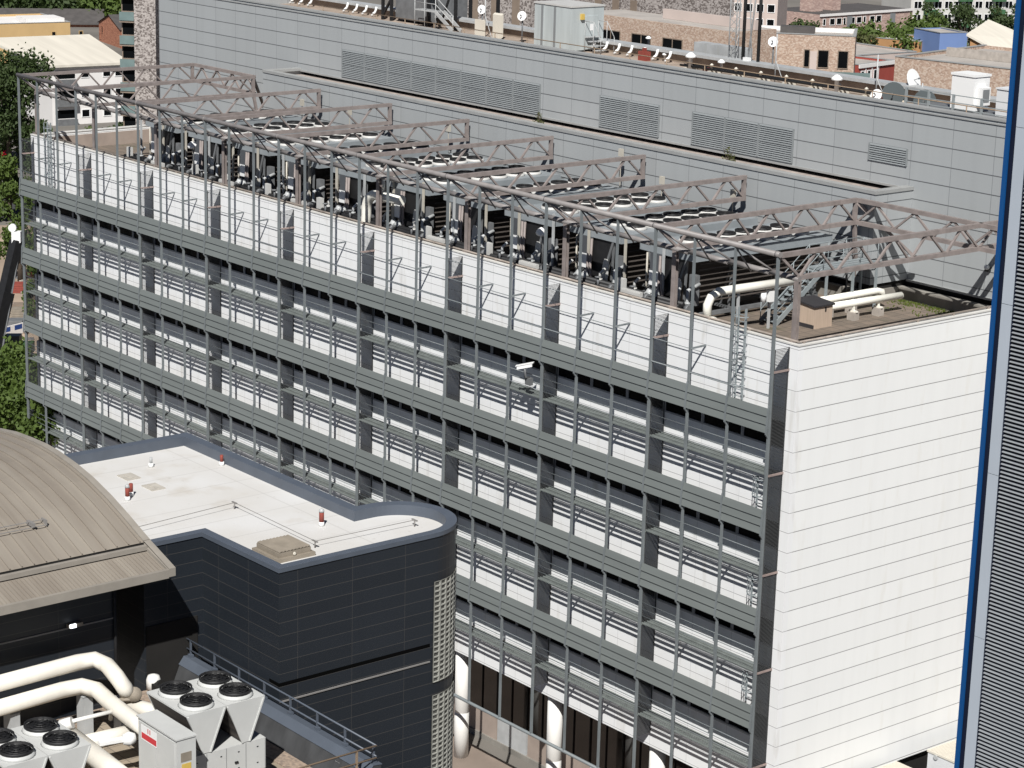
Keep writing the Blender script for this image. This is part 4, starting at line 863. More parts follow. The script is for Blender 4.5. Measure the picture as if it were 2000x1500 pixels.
for k in (0,):
    c_ = atx(145, 1222, -1.65); t = thing('bulkhead_light', 'small lit white lamp under the eave on the dark wall', 'lamp', c_)
    m = MB(); m.box(c_.x-.02, c_.x+.05, c_.y-.16, c_.y+.06, c_.z-.06, c_.z+.06); m.build('lens', 'lamp_lit', t); m = MB(); m.box(-1.85, c_.x-.02, c_.y-.2, c_.y+.35, c_.z-.08, c_.z+.05); m.build('housing', 'hatch_tan', t)

# ================================================================== NEAR ROOF WITH CONDENSERS
LR = -8.0
lr = thing('low_building', 'low building whose gravel and slab roof carries white condensers', 'building', (3, -45, GZ))
m = MB(); m.box(-2.4, 9.3, -62, -28.25, -25.9, LR-.1); m.build('walls', 'dark_clad_x', lr)
m = MB(); m.box(-2.4, 9.2, -62, -28.9, LR-.1, LR); m.build('roof', 'roof_slabs', lr)
m = MB(); m.extr([(0,-29.05,LR+.0),(0,-28.25,LR-.05),(0,-28.25,LR+.95),(0,-28.55,LR+.98),(0,-28.75,LR+.72),(0,-28.95,LR+.25)], (-2.3,0,0), (9.3,0,0)); m.build('parapet', 'parapet_dark', lr)
m = MB(); m.extr([(0,-28.78,LR+.735),(0,-28.56,LR+1.01),(0,-28.22,LR+.98),(0,-28.22,LR+.95),(0,-28.56,LR+.985),(0,-28.75,LR+.72)], (-2.32,0,0), (9.32,0,0)); m.build('parapet_cap', 'blue_coping', lr)
m = MB(); m.box(-2.3, 9.2, -29.75, -29.06, LR, LR+.05); m.box(-2.35, -.9, -62, -29.75, LR, LR+.045); m.build('gravel_strip', 'gravel', lr)
rl = thing('guard_rail', 'blue-grey guard rail on the near parapet in front of the dark block', 'railing', (3, -28.4, LR+1)); m = MB()
for z in (1.25, 1.62): m.tube([(-3.0, -28.4, LR+z), (9.25, -28.4, LR+z)], .032, 8)
m.build('rail', 'blue_coping', rl)
for k in range(8): m = MB(); xx = -2.1+1.6*k; m.box(xx-.03, xx+.03, -28.43, -28.37, LR+.98, LR+1.62); m.box(xx-.09, xx+.09, -28.48, -28.32, LR+1.0, LR+1.1); m.build('post', 'blue_coping', rl)
rl = thing('guard_rail', 'brown guard rail turning the right corner of the near roof', 'railing', (9.25, -32, LR)); m = MB()
for z in (1.2, 1.62): m.tube([(9.25, -28.4, LR+z), (9.25, -40, LR+z)], .032, 8)
m.build('rail', 'brown_rail', rl)
for k in range(5): m = MB(); m.box(9.22, 9.28, -29.2-2.2*k, -29.14-2.2*k, LR, LR+1.62); m.build('post', 'brown_rail', rl)
t = thing('notice', 'small green and white safety notice on the near parapet', 'sign', (7.6, -28.9, LR+.3)); m = MB(); m.obox((7.65, -28.86, LR+.42), (.13,0,0), (0,.06,.16), (0,-.008,.004)); m.build('board', 'label_white', t)
m = MB(); m.obox((7.8, -28.97, LR+.1), (.15,0,0), (0,.05,.13), (0,-.008,.004)); m.build('green_board', 'label_green', t)

def make_condenser():
    t = thing('condenser_unit', '', 'condenser', (0,0,0), 'white V-shaped condensers')
    H = 3.25; L2 = 1.22; W = 1.45                                   # two modules along y, each W wide; two fans along x
    def V(y, name_i):
        m = MB(); m.box(-L2, L2, y-W/2+.01, y+W/2-.01, H-.06, H)
        for s in (-1, 1):
            xx = s*L2
            m.add([(xx,y-W/2+.01,H-.06),(xx,y+W/2-.01,H-.06),(xx,y+.12,H-1.42),(xx,y-.12,H-1.42),(xx-s*.05,y-W/2+.01,H-.06),(xx-s*.05,y+W/2-.01,H-.06),(xx-s*.05,y+.12,H-1.42),(xx-s*.05,y-.12,H-1.42)],
                  [(0,3,2,1),(4,5,6,7),(0,1,5,4),(1,2,6,5),(2,3,7,6),(3,0,4,7)])
        for s in (-1, 1): m.bar((L2+.01, y+s*(W/2-.05), H-.06), (L2+.01, y+s*.13, H-1.42), .04, .05, (0,1,0))
        b = m.build('casing', 'condenser_white', t)
        m = MB()
        for s in (-1, 1): m.add([(-L2+.06,y+s*(W/2-.03),H-.08),(L2-.06,y+s*(W/2-.03),H-.08),(L2-.06,y+s*.13,H-1.4),(-L2+.06,y+s*.13,H-1.4)], [(0,1,2,3)])
        m.build('coil', 'coil_dark', t)
    V(-W/2, 0); V(W/2, 1)
    m = MB(); m.box(-L2, L2, -W-.02, W+.02, .75, H-1.45); m.build('base_cabinet', 'condenser_white', t)
    m = MB()
    for s in (-1, 1): m.box(-L2+.05, L2-.05, s*(W-.25)-.08, s*(W-.25)+.08, 0, .75)
    m.build('base_frame', 'gear_grey', t)
    m = MB()
    for y in (-W*.75, -.2, .45, W*.8):
        for z in (1.0, 1.55): m.box(L2+.001, L2+.012, y-.03, y+.03, z, z+.03)
    m.box(L2+.001, L2+.04, .3, .42, 1.2, 1.26); m.build('latch', 'black_gear', t)
    m = MB(); 
    for y in (-W, -W*.5, 0, W*.5, W): m.box(L2-.002, L2+.004, y-.008, y+.008, .75, H-1.46)
    m.build('panel_seam', 'gear_grey', t)
    s0 = g0 = None
    for y in (-W/2, W/2):
        for x_ in (-.61, .61):
            if s0 is None: s0 = fan_mb(.47).build('fan_shroud', 'condenser_white', t); g0 = guard_mb(.5, (0,0,0)).build('fan', 'black_gear', s0); s0.location = (x_, y, H)
            else: a = s0.copy(); COL.objects.link(a); a.location = (x_, y, H); a.rotation_euler = (0,0,random.random()*6); b = g0.copy(); COL.objects.link(b); b.parent = a
    return t
cu = make_condenser(); cu.location = (5.75, -32.6, LR); cu['label'] = 'white four-fan condenser behind the grey control cabinet'
c2 = copy_tree(cu); c2.location = (5.9, -38.9, LR); c2['label'] = 'white four-fan condenser cut off by the lower left corner of the view'
t = thing('control_cabinet', 'pale grey control cabinet with two doors and warning stickers among the condensers', 'control cabinet', (5.0, -34.6, LR))
x0, x1, y0, y1, z0, z1 = 3.9, 6.5, -34.95, -34.3, LR+.2, LR+2.1
A_, B_ = aty(270, 1399, -34.95), aty(346, 1447, -34.95)
x0, x1 = A_.x, B_.x; y0 = -34.95; y1 = y0+.66; z1 = (A_.z+B_.z)/2
m = MB(); m.box(x0, x1, y0, y1, z0, z1); m.build('body', 'condenser_white', t)
m = MB(); m.box(x0-.03, x1+.03, y0-.06, y1+.03, z1, z1+.05); m.build('roof', 'condenser_white', t)
for k in range(2):
    xm = x0+(x1-x0)*(.03+.47*k); m = MB(); m.box(xm, xm+(x1-x0)*.45, y0-.03, y0-.004, z0+.1, z1-.1); d = m.build('door', 'condenser_white', t)
    m = MB(); m.box(xm+(x1-x0)*(.40 if k == 0 else .03), xm+(x1-x0)*(.40 if k == 0 else .03)+.06, y0-.06, y0-.032, z0+.85, z0+1.1); m.build('handle', 'black_gear', d)
m = MB(); m.box(x0+.25, x0+1.15, y0-.036, y0-.032, z1-.62, z1-.42); m.box(x0+.62, x0+.67, y0-.036, y0-.032, z1-.36, z1-.2); m.box(x0+.74, x0+.79, y0-.036, y0-.032, z1-.36, z1-.2); m.build('warning_sticker', 'label_red', t)
m = MB(); m.box(x0+.22, x0+1.18, y0-.034, y0-.0315, z1-.66, z1-.16); m.build('notice', 'label_white', t)
m = MB(); m.box(x0+.35, x0+.8, y0-.034, y0-.0315, z0+.75, z0+1.15); m.build('notice', 'label_white', t)
m = MB(); m.box(x1-.75, x1-.25, y0-.034, y0-.0315, z0+.95, z0+1.5); m.build('viewing_panel', 'galv', t)
m = MB(); m.box(x1+.002, x1+.01, y0+.12, y0+.5, z1-.75, z1-.45); m.build('label_plate', 'hatch_tan', t); m = MB(); m.box(x1+.002, x1+.012, y0+.15, y0+.48, z1-1.1, z1-.82); m.build('yellow_label', 'label_yellow', t)
m = MB(); m.box(x0+.1, x1-.1, y0+.05, y1-.05, LR, z0); m.build('plinth', 'gear_grey', t)
# big cream pipes
t = thing('insulated_pipe', 'upper big cream insulated pipe curving down toward a valve', 'pipe', (-1, -34, LR), 'big cream pipes on the near roof')
zp = LR+2.45; P_ = [atz(-80, 1356, zp), atz(150, 1294, zp), atz(185, 1288, zp), atz(210, 1300, zp-.05), atz(228, 1322, zp-.1), atz(243, 1343, zp-.35), atz(252, 1358, zp-.8)]
m = MB(); m.tube(P_, .275, 16); m.build('pipe', 'cream_pipe', t)
m = MB(); e = P_[-1]; m.lathe(e+Vector((.05,-.05,-.12)), [(.36,-.06),(.36,.06)], 16, (.4,-.2,-1)); m.tube([e, e+Vector((.1,-.1,-.5))], .2, 10); m.lathe(e+Vector((.35,.0,.15)), [(.05,-.1),(.26,-.05),(.26,.05),(.05,.1)], 14, (1,-.6,.3)); m.build('valve', 'hatch_tan', t)
m = MB(); f2 = e+Vector((0,0,-.35)); m.tube([f2, f2+Vector((.9,.4,-.05)), f2+Vector((1.9,.25,-.2))], .28, 14); m.build('pipe', 'cream_pipe', t)
t = thing('insulated_pipe', 'lower big cream insulated pipe running under the control cabinet', 'pipe', (1, -35, LR), 'big cream pipes on the near roof')
zp = LR+1.75; P_ = [atz(-80, 1405, zp), atz(120, 1348, zp), atz(160, 1340, zp), atz(190, 1348, zp), atz(215, 1372, zp), atz(265, 1410, zp), atz(300, 1436, zp)]
m = MB(); m.tube(P_, .275, 16); m.build('pipe', 'cream_pipe', t)
m = MB(); m.tube([atz(128, 1432, LR+1.15), atz(215, 1500, LR+1.15), atz(240, 1520, LR+1.15)], .34, 16); m.tube([atz(165, 1452, LR+1.1), atz(270, 1428, LR+1.1)], .28, 14); m.build('pipe', 'cream_pipe', t)
m = MB(); m.tube([atz(128, 1412, LR+1.7), atz(216, 1390, LR+1.7), atz(216, 1405, LR+1.3)], .07, 8); m.lathe(atz(130, 1414, LR+1.65), [(.2,-.2),(.2,.2)], 12, (.6,.7,.3)); m.build('branch_pipe', 'warm_white', t)
m = MB(); c_ = atz(222, 1447, LR+1.5); m.obox(c_, (.1,.48,0), (.12,-.02,.0), (0,0,.05)); m.lathe(atz(252, 1443, LR+1.5), [(.16,-.2),(.24,0),(.16,.2)], 12, (.3,1,0)); m.build('joint_cover', 'label_white', t)
for k, (px, py, w_, h_, lab_) in enumerate(((158, 1340, .42, 1.42, 'tall galvanised channel post under the cream pipes'), (232, 1428, .42, 1.2, 'short galvanised channel post beside the grey control cabinet'), (15, 1372, .42, 1.42, 'galvanised channel post at the left edge of the near roof'))):
    c_ = atz(px, py, LR+1.75) if k != 1 else atz(px, py, LR); m = MB(); m.box(c_.x-.26, c_.x+.26, c_.y-.04, c_.y+.0, LR, LR+h_); m.box(c_.x-.26, c_.x-.22, c_.y, c_.y+.3, LR, LR+h_); m.box(c_.x+.22, c_.x+.26, c_.y, c_.y+.3, LR, LR+h_); m.box(c_.x-.26, c_.x+.26, c_.y-.06, c_.y+.32, LR+h_-.02, LR+h_+.01)
    tag(m.build('pipe_support', 'galv'), lab_, 'pipe support', 'channel posts on the near roof')
c_ = atz(300, 1345, LR+.2); t = thing('roof_valve', 'white capped valve with dark bolts beside the near parapet', 'valve', c_)
m = MB(); m.lathe(c_, [(.26,0),(.26,.35),(.2,.5),(.05,.55)], 14); m.build('cap', 'warm_white', t); m = MB(); m.lathe(c_+Vector((.3,.1,.1)), [(.3,-.12),(.3,.12)], 12, (1,.3,.3)); m.box(c_.x+.2,c_.x+.7,c_.y-.2,c_.y+.3,c_.z-.2,c_.z+.3); m.build('flange', 'void_black', t)

# ================================================================== RIGHT-HAND TOWER
E0 = atd(1985, 0, 50); XT, YT = E0.x, E0.y; zt0, zt1 = GZ, 22.5
tw = thing('louvred_tower', 'tower with blue corner fin, pale grey panel and horizontal louvres at the right edge', 'building', (XT+4, YT+4, GZ))
m = MB(); m.box(XT+.05, XT+14, YT+.6, YT+12, zt0, zt1); m.build('core', 'tower_navy', tw)
m = MB(); m.box(XT, XT+.12, YT-.01, YT+.6, zt0, zt1); m.build('corner_fin', 'tower_blue', tw)
m = MB(); m.box(XT+.12, XT+.27, YT+.03, YT+.6, zt0, zt1); m.build('recess', 'tower_navy', tw)  # shallow strip; shade of the channel put into its navy colour
m = MB(); z = zt0
zs = [zt0+2.2+4.02*k for k in range(13)]
for a, b in zip(zs[:-1], zs[1:]): m.box(XT+.27, XT+.57, YT+.01, YT+.6, a+.012, min(b, zt1))
m.build('panel', 'tower_panel', tw)
m = MB(); m.box(XT+.57, XT+.61, YT+.03, YT+.6, zt0, zt1); m.build('edge_trim', 'tower_navy', tw)
m = MB(); z = -6.0
while z < zt1: m.extr([(0,YT+.02,z),(0,YT+.08,z+.036),(0,YT+.08,z+.048),(0,YT+.005,z+.015)], (XT+.61,0,0), (XT+7,0,0)); z += .097
m.build('louvre', 'tower_slat', tw)

# ================================================================== CONTAINERS BESIDE THE END WALL
def container(x0, y0, L, W_, zt, label):
    t = thing('site_cabin', label, 'site cabin', (x0, y0, GZ), 'cream roofed site cabins')
    x1, y1 = x0+L, y0+W_
    m = MB(); m.box(x0, x1, y0, y1, GZ, zt-.1); m.build('body', 'container_white', t)
    m = MB(); m.box(x0-.04, x1+.04, y0-.04, y1+.04, zt-.1, zt)
    for k in range(26): m.box(x0+.05+k*L/26, x0+.05+k*L/26+L/52, y0, y1, zt, zt+.03)
    m.build('roof', 'container_cream', t)
    m = MB(); m.lathe((x0+.5, y0-.05, zt-.2), [(.12,-.02),(.12,.02)], 10, (0,1,0)); m.build('lifting_eye', 'galv', t)
p = atz(1813, 1464, -19.3); container(p.x, p.y, 2.6, 6, -19.3, 'white site cabin with cream roof half hidden by the blue-edged tower')
p = atz(1750, 1487, -19.6); container(p.x, p.y-6, 2.4, 6, -19.6, 'cream site cabin roof below the white end wall, left of the other cabin')

# ================================================================== BACKGROUND
def tree(base, H, R, label, mat='leaf_mid', n=2600, leaf=.32, trunk=.35, name='tree', lobes=9, low=.28, grp='trees in the background', sx=1.0):
    base = Vector(base); t = thing(name, label, 'tree', base, grp); m = MB()
    tips = []
    for k in range(lobes):
        a = 2*pi*k/lobes+random.uniform(-.4,.4); rr = R*random.uniform(.25,.68); z = H*random.uniform(low+.12, .86)
        tips.append(base+Vector((cos(a)*rr*sx, sin(a)*rr, z)))
    tips.append(base+Vector((0,0,H*.86)))
    f = MB()
    for k in range(n):
        c = random.choice(tips); r = R*random.uniform(.26,.46)
        d = Vector((random.gauss(0,1), random.gauss(0,1), random.gauss(0,.8))); d.normalize(); p = c+d*r*random.uniform(.55,1.05)
        u = Vector((random.gauss(0,1), random.gauss(0,1), random.gauss(0,1))).normalized(); v = u.orthogonal().normalized(); s = leaf*random.uniform(.5,1.3)
        f.add([p-u*s, p-v*s*.55, p+u*s, p+v*s*.55], [(0,1,2,3)])
    f.build('crown', mat, t)
    m.tube([base, base+Vector((.1,0,H*.35)), base+Vector((0,.1,H*.75))], [trunk, trunk*.75, trunk*.3], 8)
    for p in tips[:-1]: m.tube([base+Vector((0,0,H*random.uniform(.2,.45))), (base+p)/2+Vector((0,0,H*.2)), p], [trunk*.5, trunk*.32, trunk*.1], 5)
    m.build('trunk', 'bark', t); return t
def pollard(base, H, label, grp='pollarded trees by the terrace'):
    base = Vector(base); t = thing('pollard_tree', label, 'tree', base, grp); m = MB(); f = MB()
    m.tube([base, base+Vector((.2,0,H*.5))], [.5, .4], 8)
    for k in range(9):
        a = 2*pi*k/9+random.uniform(-.3,.3); tip = base+Vector((cos(a)*H*.22*random.uniform(.6,1.3), sin(a)*H*.22, H*random.uniform(.68,1.0)))
        m.tube([base+Vector((.2,0,H*.45)), base+Vector((cos(a)*H*.1, sin(a)*H*.1, H*.62)), tip], [.34, .26, .2], 6)
        for q in range(150):
            p = tip+Vector((random.gauss(0,.75), random.gauss(0,.75), random.gauss(.2,.65))); u = Vector((random.gauss(0,1), random.gauss(0,1), random.gauss(0,1))).normalized(); v = u.orthogonal().normalized(); s = random.uniform(.2,.42)
            f.add([p-u*s, p-v*s*.6, p+u*s, p+v*s*.6], [(0,1,2,3)])
    m.build('trunk', 'pale_bark', t); f.build('crown', 'leaf_mid', t)
def gpt(px, D): p = atd(px, 200, D); return Vector((p.x, p.y, GZ))

class Block:
    """box building whose two top front corners are given; front faces the camera side"""
    def __init__(s, name, label, cat, a, b, ztop, depth, mat, roofmat, z0=GZ, par=.35, grp=None, roof=True):
        s.a, s.b = Vector((a[0],a[1])), Vector((b[0],b[1])); s.zt = ztop; s.u = (s.b-s.a).normalized(); s.L = (s.b-s.a).length; s.n = Vector((-s.u.y, s.u.x))
        if s.n.dot(Vector((HF.x, HF.y))) < 0: s.n = -s.n
        s.d = depth; s.z0 = z0
        s.t = thing(name, label, cat, (s.a.x, s.a.y, z0), grp)
        m = MB(); s.quadbox(m, 0, s.L, 0, depth, z0, ztop-.05); m.build('wall', mat, s.t)
        if roof:
            m = MB(); w = .3; s.quadbox(m, .3, s.L-.3, .3, depth-.3, ztop-.05, ztop-.02); m.build('roof', roofmat, s.t)
            if par:
                m = MB(); s.quadbox(m, 0, s.L, 0, .3, ztop-.05, ztop+par); s.quadbox(m, 0, s.L, depth-.3, depth, ztop-.05, ztop+par); s.quadbox(m, 0, .3, .3, depth-.3, ztop-.05, ztop+par); s.quadbox(m, s.L-.3, s.L, .3, depth-.3, ztop-.05, ztop+par); m.build('parapet', mat, s.t)
                m = MB(); s.quadbox(m, -.06, s.L+.06, -.06, .34, ztop+par, ztop+par+.09); s.quadbox(m, -.06, .34, .34, depth, ztop+par, ztop+par+.09); s.quadbox(m, s.L-.34, s.L+.06, .34, depth, ztop+par, ztop+par+.09); m.build('coping', 'coping_grey', s.t)
    def P(s, u, v, z): q = s.a+s.u*u+s.n*v; return (q.x, q.y, z)
    def quadbox(s, m, u0, u1, v0, v1, z0, z1):
        k = [(u0,v0),(u1,v0),(u1,v1),(u0,v1)]
        flip = s.u.x*s.n.y-s.u.y*s.n.x < 0
        vs = [s.P(u,v,z0) for u,v in k]+[s.P(u,v,z1) for u,v in k]
        fs = [(3,2,1,0),(4,5,6,7),(0,1,5,4),(1,2,6,5),(2,3,7,6),(3,0,4,7)]
        m.add(vs, [q[::-1] for q in fs] if flip else fs)
    def window(s, u0, u1, z0, z1, frame='label_white', pane='window_black', name='window'):
        m = MB(); s.quadbox(m, u0, u1, -.03, -.004, z0, z1); w = m.build(name, pane, s.t)
        m = MB(); e = .1
        s.quadbox(m, u0-e, u0, -.08, -.004, z0-e, z1+e); s.quadbox(m, u1, u1+e, -.08, -.004, z0-e, z1+e); s.quadbox(m, u0, u1, -.08, -.004, z0-e, z0); s.quadbox(m, u0, u1, -.08, -.004, z1, z1+e)
        if u1-u0 > 1.4: s.quadbox(m, (u0+u1)/2-.05, (u0+u1)/2+.05, -.07, -.031, z0, z1)
        m.build('frame', frame, w)
    def box(s, name, mat, u0, u1, v0, v1, z0, z1):
        m = MB(); s.quadbox(m, u0, u1, v0, v1, z0, z1); return m.build(name, mat, s.t)
def block(name, label, cat, p1, p2, D, depth, mat, roofmat, grp=None, par=.35, roof=True):
    A = atd(p1[0], p1[1], D); B = atz(p2[0], p2[1], A.z) 
    return Block(name, label, cat, A, B, A.z, depth, mat, roofmat, par=par, grp=grp, roof=roof)

# --- left background
A = atd(262, 60, 290); B = atd(304, 60, 289.6)
bk = Block('apartment_tower', 'flint clad apartment tower with teal glass balconies, left of the grey block', 'building', A, B, 4, 14, 'stone_mix', 'flat_roof')
m = MB(); kx = bk
bk.box('balcony_wing', 'brown_frame', -1.9, -.01, .8, 12, GZ, 4)
for k in range(9):
    zc = 2.2-3.0*k
    bk.box('window', 'window_black', -1.75, -.15, .76, .795, zc-1.5, zc-.1)
    bk.box('balcony', 'teal_glass', -1.95, -.02, .0, .1, zc-2.7, zc-1.6)
    bk.box('balcony_floor', 'brown_frame', -2.0, -.02, 0.1, .79, zc-2.95, zc-2.75)
    bk.window(2.95, 3.25, zc-2.2, zc-.3, 'brown_frame') if False else None
bk.box('side_strip', 'pink_render', 2.8, 3.3, .3, 13, GZ, 4) if False else None
A = atd(100, 128, 330); B = atz(238, 122, A.z)
bk = Block('white_house', 'white rendered apartment house with a cream metal roof at the far left', 'building', A, B, A.z, 18, 'render_white', 'pale_roof', roof=False)
m = MB(); e0, e1 = bk.P(-.5,-.8,A.z+.1), bk.P(bk.L+1,-.8,A.z+.1); zr_ = A.z+2.6; r0, r1 = bk.P(-5,15,zr_), bk.P(bk.L+1,15,zr_)
m.add([e0, e1, r1, r0, Vector(e0)-Vector((0,0,.35)), Vector(e1)-Vector((0,0,.35)), Vector(r1)-Vector((0,0,.35)), Vector(r0)-Vector((0,0,.35))], [(0,1,2,3),(7,6,5,4),(0,4,5,1),(1,5,6,2),(2,6,7,3),(3,7,4,0)]); m.build('roof', 'pale_roof', bk.t)
for k in range(4):
    z_ = A.z-1.6-2.9*k
    bk.box('balcony', 'gear_grey', .6, 3.6, -.9, -.2, z_-1.5, z_-.5); bk.box('window', 'window_black', .6, 3.6, -.03, -.004, z_-.4, z_+.8)
    for u in (4.6, 8.0, 9.9): bk.window(u, u+1.1, z_-.3, z_+.7)
bk = block('ochre_house', 'flat ochre rendered house block at the far left edge', 'building', (-40, 52), (137, 47), 395, 16, 'ochre', 'render_white')
for u in (4.0, 9.0): bk.window(u+9, u+9.6, bk.zt-1.9, bk.zt-1.3, 'ochre')
bk.box('roof_monitor', 'render_white', 9, 16, 2, 8, bk.zt, bk.zt+.9)
# brick house with dark pitched roof
def pitched(name, label, p1, p2, D, depth, rise, wall, roofm, wins=(), grp='brick houses'):
    bk = block(name, label, 'house', p1, p2, D, depth, wall, roofm, grp, roof=False); m = MB(); z = bk.zt
    q = [bk.P(-.4,-.5,z-.1), bk.P(bk.L+.4,-.5,z-.1), bk.P(bk.L+.4,depth/2,z+rise), bk.P(-.4,depth/2,z+rise), bk.P(bk.L+.4,depth+.5,z-.1), bk.P(-.4,depth+.5,z-.1)]
    lo = [Vector(p)-Vector((0,0,.25)) for p in q]
    m.add(q+lo, [(0,1,2,3),(3,2,4,5),(6,9,8,7),(9,11,10,8),(0,6,7,1),(0,3,9,6),(3,5,11,9),(1,7,8,2),(2,8,10,4),(4,10,11,5)]); m.build('roof', roofm, bk.t)
    m = MB(); 
    for u in (0, bk.L-.02): m.add([bk.P(u,0,z-.1), bk.P(u,depth,z-.1), bk.P(u,depth/2,z+rise-.3), bk.P(u+.02,0,z-.1), bk.P(u+.02,depth,z-.1), bk.P(u+.02,depth/2,z+rise-.3)], [(0,1,2),(5,4,3),(0,3,4,1)])
    m.build('gable', wall, bk.t)
    for (u, zz, w_, h_) in wins: bk.window(u, u+w_, z-zz-h_, z-zz)
    return bk
pitched('brick_house', 'long brick house under a dark slate roof behind the ochre block', (-60, 43), (200, 45), 460, 12, 2.3, 'brick_red', 'slate')
A = atd(193, 46, 440); B = atd(236, 22+24, 428)
bk = Block('brick_house', 'red brick gable end with a dark roof left of the apartment tower', 'house', A, B, A.z+.4, 10, 'brick_red', 'slate', grp='brick houses', roof=False)
m = MB(); z = bk.zt; hl = bk.L/2
m.add([bk.P(-.3,-.3,z-.2), bk.P(hl,-.3,z+2.0), bk.P(bk.L+.3,-.3,z-.2), bk.P(-.3,12,z-.2), bk.P(hl,12,z+2.0), bk.P(bk.L+.3,12,z-.2)], [(0,1,4,3),(1,2,5,4)]); m.build('roof', 'slate', bk.t)
m = MB(); m.add([bk.P(0,0,z-.06), bk.P(bk.L,0,z-.06), bk.P(hl,0,z+1.8)], [(0,1,2)]); m.build('gable', 'brick_red', bk.t)
bk.window(1.8, 2.6, z-1.9, z-.7, 'brick_red'); bk.window(.5, .9, z-3.2, z-2.2, 'brick_red')
for k, (px, D, H, R, lab_) in enumerate(((15, 480, 17, 8, 'broad dark tree along the top edge at the far left'), (60, 484, 18, 8.5, 'tall dark tree behind the slate roofed brick range, second from the left'), (105, 479, 17, 8, 'dark tree behind the middle of the slate roof'), (150, 483, 18, 8, 'dark tree left of the bright green one'), (212, 478, 19, 7.5, 'brighter green tree just left of the apartment tower top'))):
    tree(gpt(px, D), atd(px, -22, D).z-GZ, R, lab_, 'leaf_dark' if k < 4 else 'leaf_mid', 4200, .6, grp='trees beyond the brick houses', low=-.16, lobes=22)
tree(gpt(14, 292), 15.5, 6.6, 'big dark tree at the left edge in front of the white house', 'leaf_dark', 9000, .3, lobes=18, low=.05)
tree(gpt(75, 285), 8.0, 2.8, 'smaller tree at the right of the big dark tree on the left edge', 'leaf_dark', 1800, .28, low=.1)
tree(gpt(178, 296), 5.5, 2.0, 'young tree before the white house wall', 'leaf_mid', 1200, .25, low=.1); tree(gpt(235, 296), 6.0, 2.4, 'young tree between the white house and the apartment tower', 'leaf_dark', 1200, .25, low=.1)
tree(gpt(12, 258), 7.5, 3.0, 'round tree at the left edge beside the road', 'leaf_mid', 3000, .24, low=.05)
tree(gpt(30, 225), 7.0, 2.6, 'sunlit tree beside the road left of the white building', 'leaf_mid', 2600, .2, low=.1); tree(gpt(55, 205), 6.5, 1.6, 'slim tree touching the far left edge of the screen', 'leaf_mid', 1500, .18, low=.1)
for k, (px, D, top_, R) in enumerate(((6, 152, 705, 3.6), (45, 148, 740, 3.2), (72, 145, 790, 2.2))):
    tree(gpt(px, D), atd(px, top_, D).z-GZ+.6, R, ['green tree at the left edge just above the barrel roof', 'middle of the three green trees above the barrel roof', 'low green tree between the barrel roof and the white building'][k], 'leaf_mid', 6000, .2, low=.3, grp='trees above the barrel roof', lobes=16)
# car, crane, excavator, barriers
def car(px, D, mat, label, yaw):
    c = gpt(px, D); t = thing('parked_car', label, 'car', c, 'cars far off'); u = Vector((cos(yaw), sin(yaw), 0)); v = Vector((-sin(yaw), cos(yaw), 0)); Z = Vector((0,0,1))
    pr_ = [(-2.1,.35),(2.1,.35),(2.15,.75),(1.2,.95),(.6,1.42),(-1.2,1.42),(-1.9,.95),(-2.15,.8)]
    m = MB(); m.extr([c+u*a+Z*b for a, b in pr_], v*-.85, v*.85); m.build('body', mat, t)
    m = MB(); m.extr([c+u*a+Z*b for a, b in [(1.0,.98),(.55,1.36),(-1.15,1.36),(-1.6,.98)]], v*-.87, v*.87); m.build('side_window', 'window_black', t)
    for a in (-1.3, 1.35):
        for s in (-.8, .8): m = MB(); m.lathe(c+u*a+v*s+Z*.33, [(.33,-.1),(.33,.1)], 14, v); m.build('wheel', 'tyre', t)
car(6, 302, 'car_red', 'red car at the left edge beyond the big dark tree', YAW+.4); car(1493, 352, 'car_blue', 'blue car parked right of the lattice mast', -YAW*.3)
t = thing('crane_boom', 'black telescopic crane boom with a pale head leaning across the left edge', 'crane', gpt(-30, 178)); p0, p1 = atd(-25, 720, 172), atd(33, 470, 172)
m = MB(); m.bar(p0, p0.lerp(p1, .6), 1.05, 1.05); m.bar(p0.lerp(p1, .6), p1, .75, .75); m.build('boom', 'black_gear', t)
m = MB(); m.obox(p1+Vector((0,0,.3)), RT*.34, HF*.3, Vector((0,0,.42))); m.lathe(p1+RT*-.3+Vector((0,0,1.0)), [(.3,-.2),(.3,.2)], 10, HF); m.build('head', 'label_white', t)
m = MB(); m.tube([p0+RT*.9, p1+RT*.3], .07, 5); m.tube([p0-RT*.9, p1-RT*.3], .07, 5); m.build('cable', 'gear_grey', t)
c = gpt(32, 180); c = atz(32, 716, GZ); t = thing('excavator', 'green and black excavator working on the sandy site at the left edge', 'excavator', c); Z = Vector((0,0,1))
m = MB()
for s in (-1, 1): m.obox(c+HF*s*1.0+Z*.45, RT*1.7, HF*.28, Z*.42)
m.build('track', 'tyre', t); m = MB(); m.obox(c+Z*1.3-RT*.3, RT*1.4, HF*1.15, Z*.45); m.obox(c+Z*1.6+RT*.9, RT*.5, HF*1.1, Z*.45); m.build('body', 'machine_green', t)
m = MB(); m.obox(c+Z*2.2-RT*.1-HF*.5, RT*.65, HF*.55, Z*.75); m.build('cab', 'window_black', t)
m = MB(); m.bar(c+Z*1.6-RT*.9, c+Z*3.4-RT*1.9, .35, .45); m.bar(c+Z*3.4-RT*1.9, c+Z*1.3-RT*3.0, .3, .35); m.obox(c+Z*.9-RT*2.9, RT*.4, HF*.5, Z*.4); m.build('arm', 'black_gear', t)
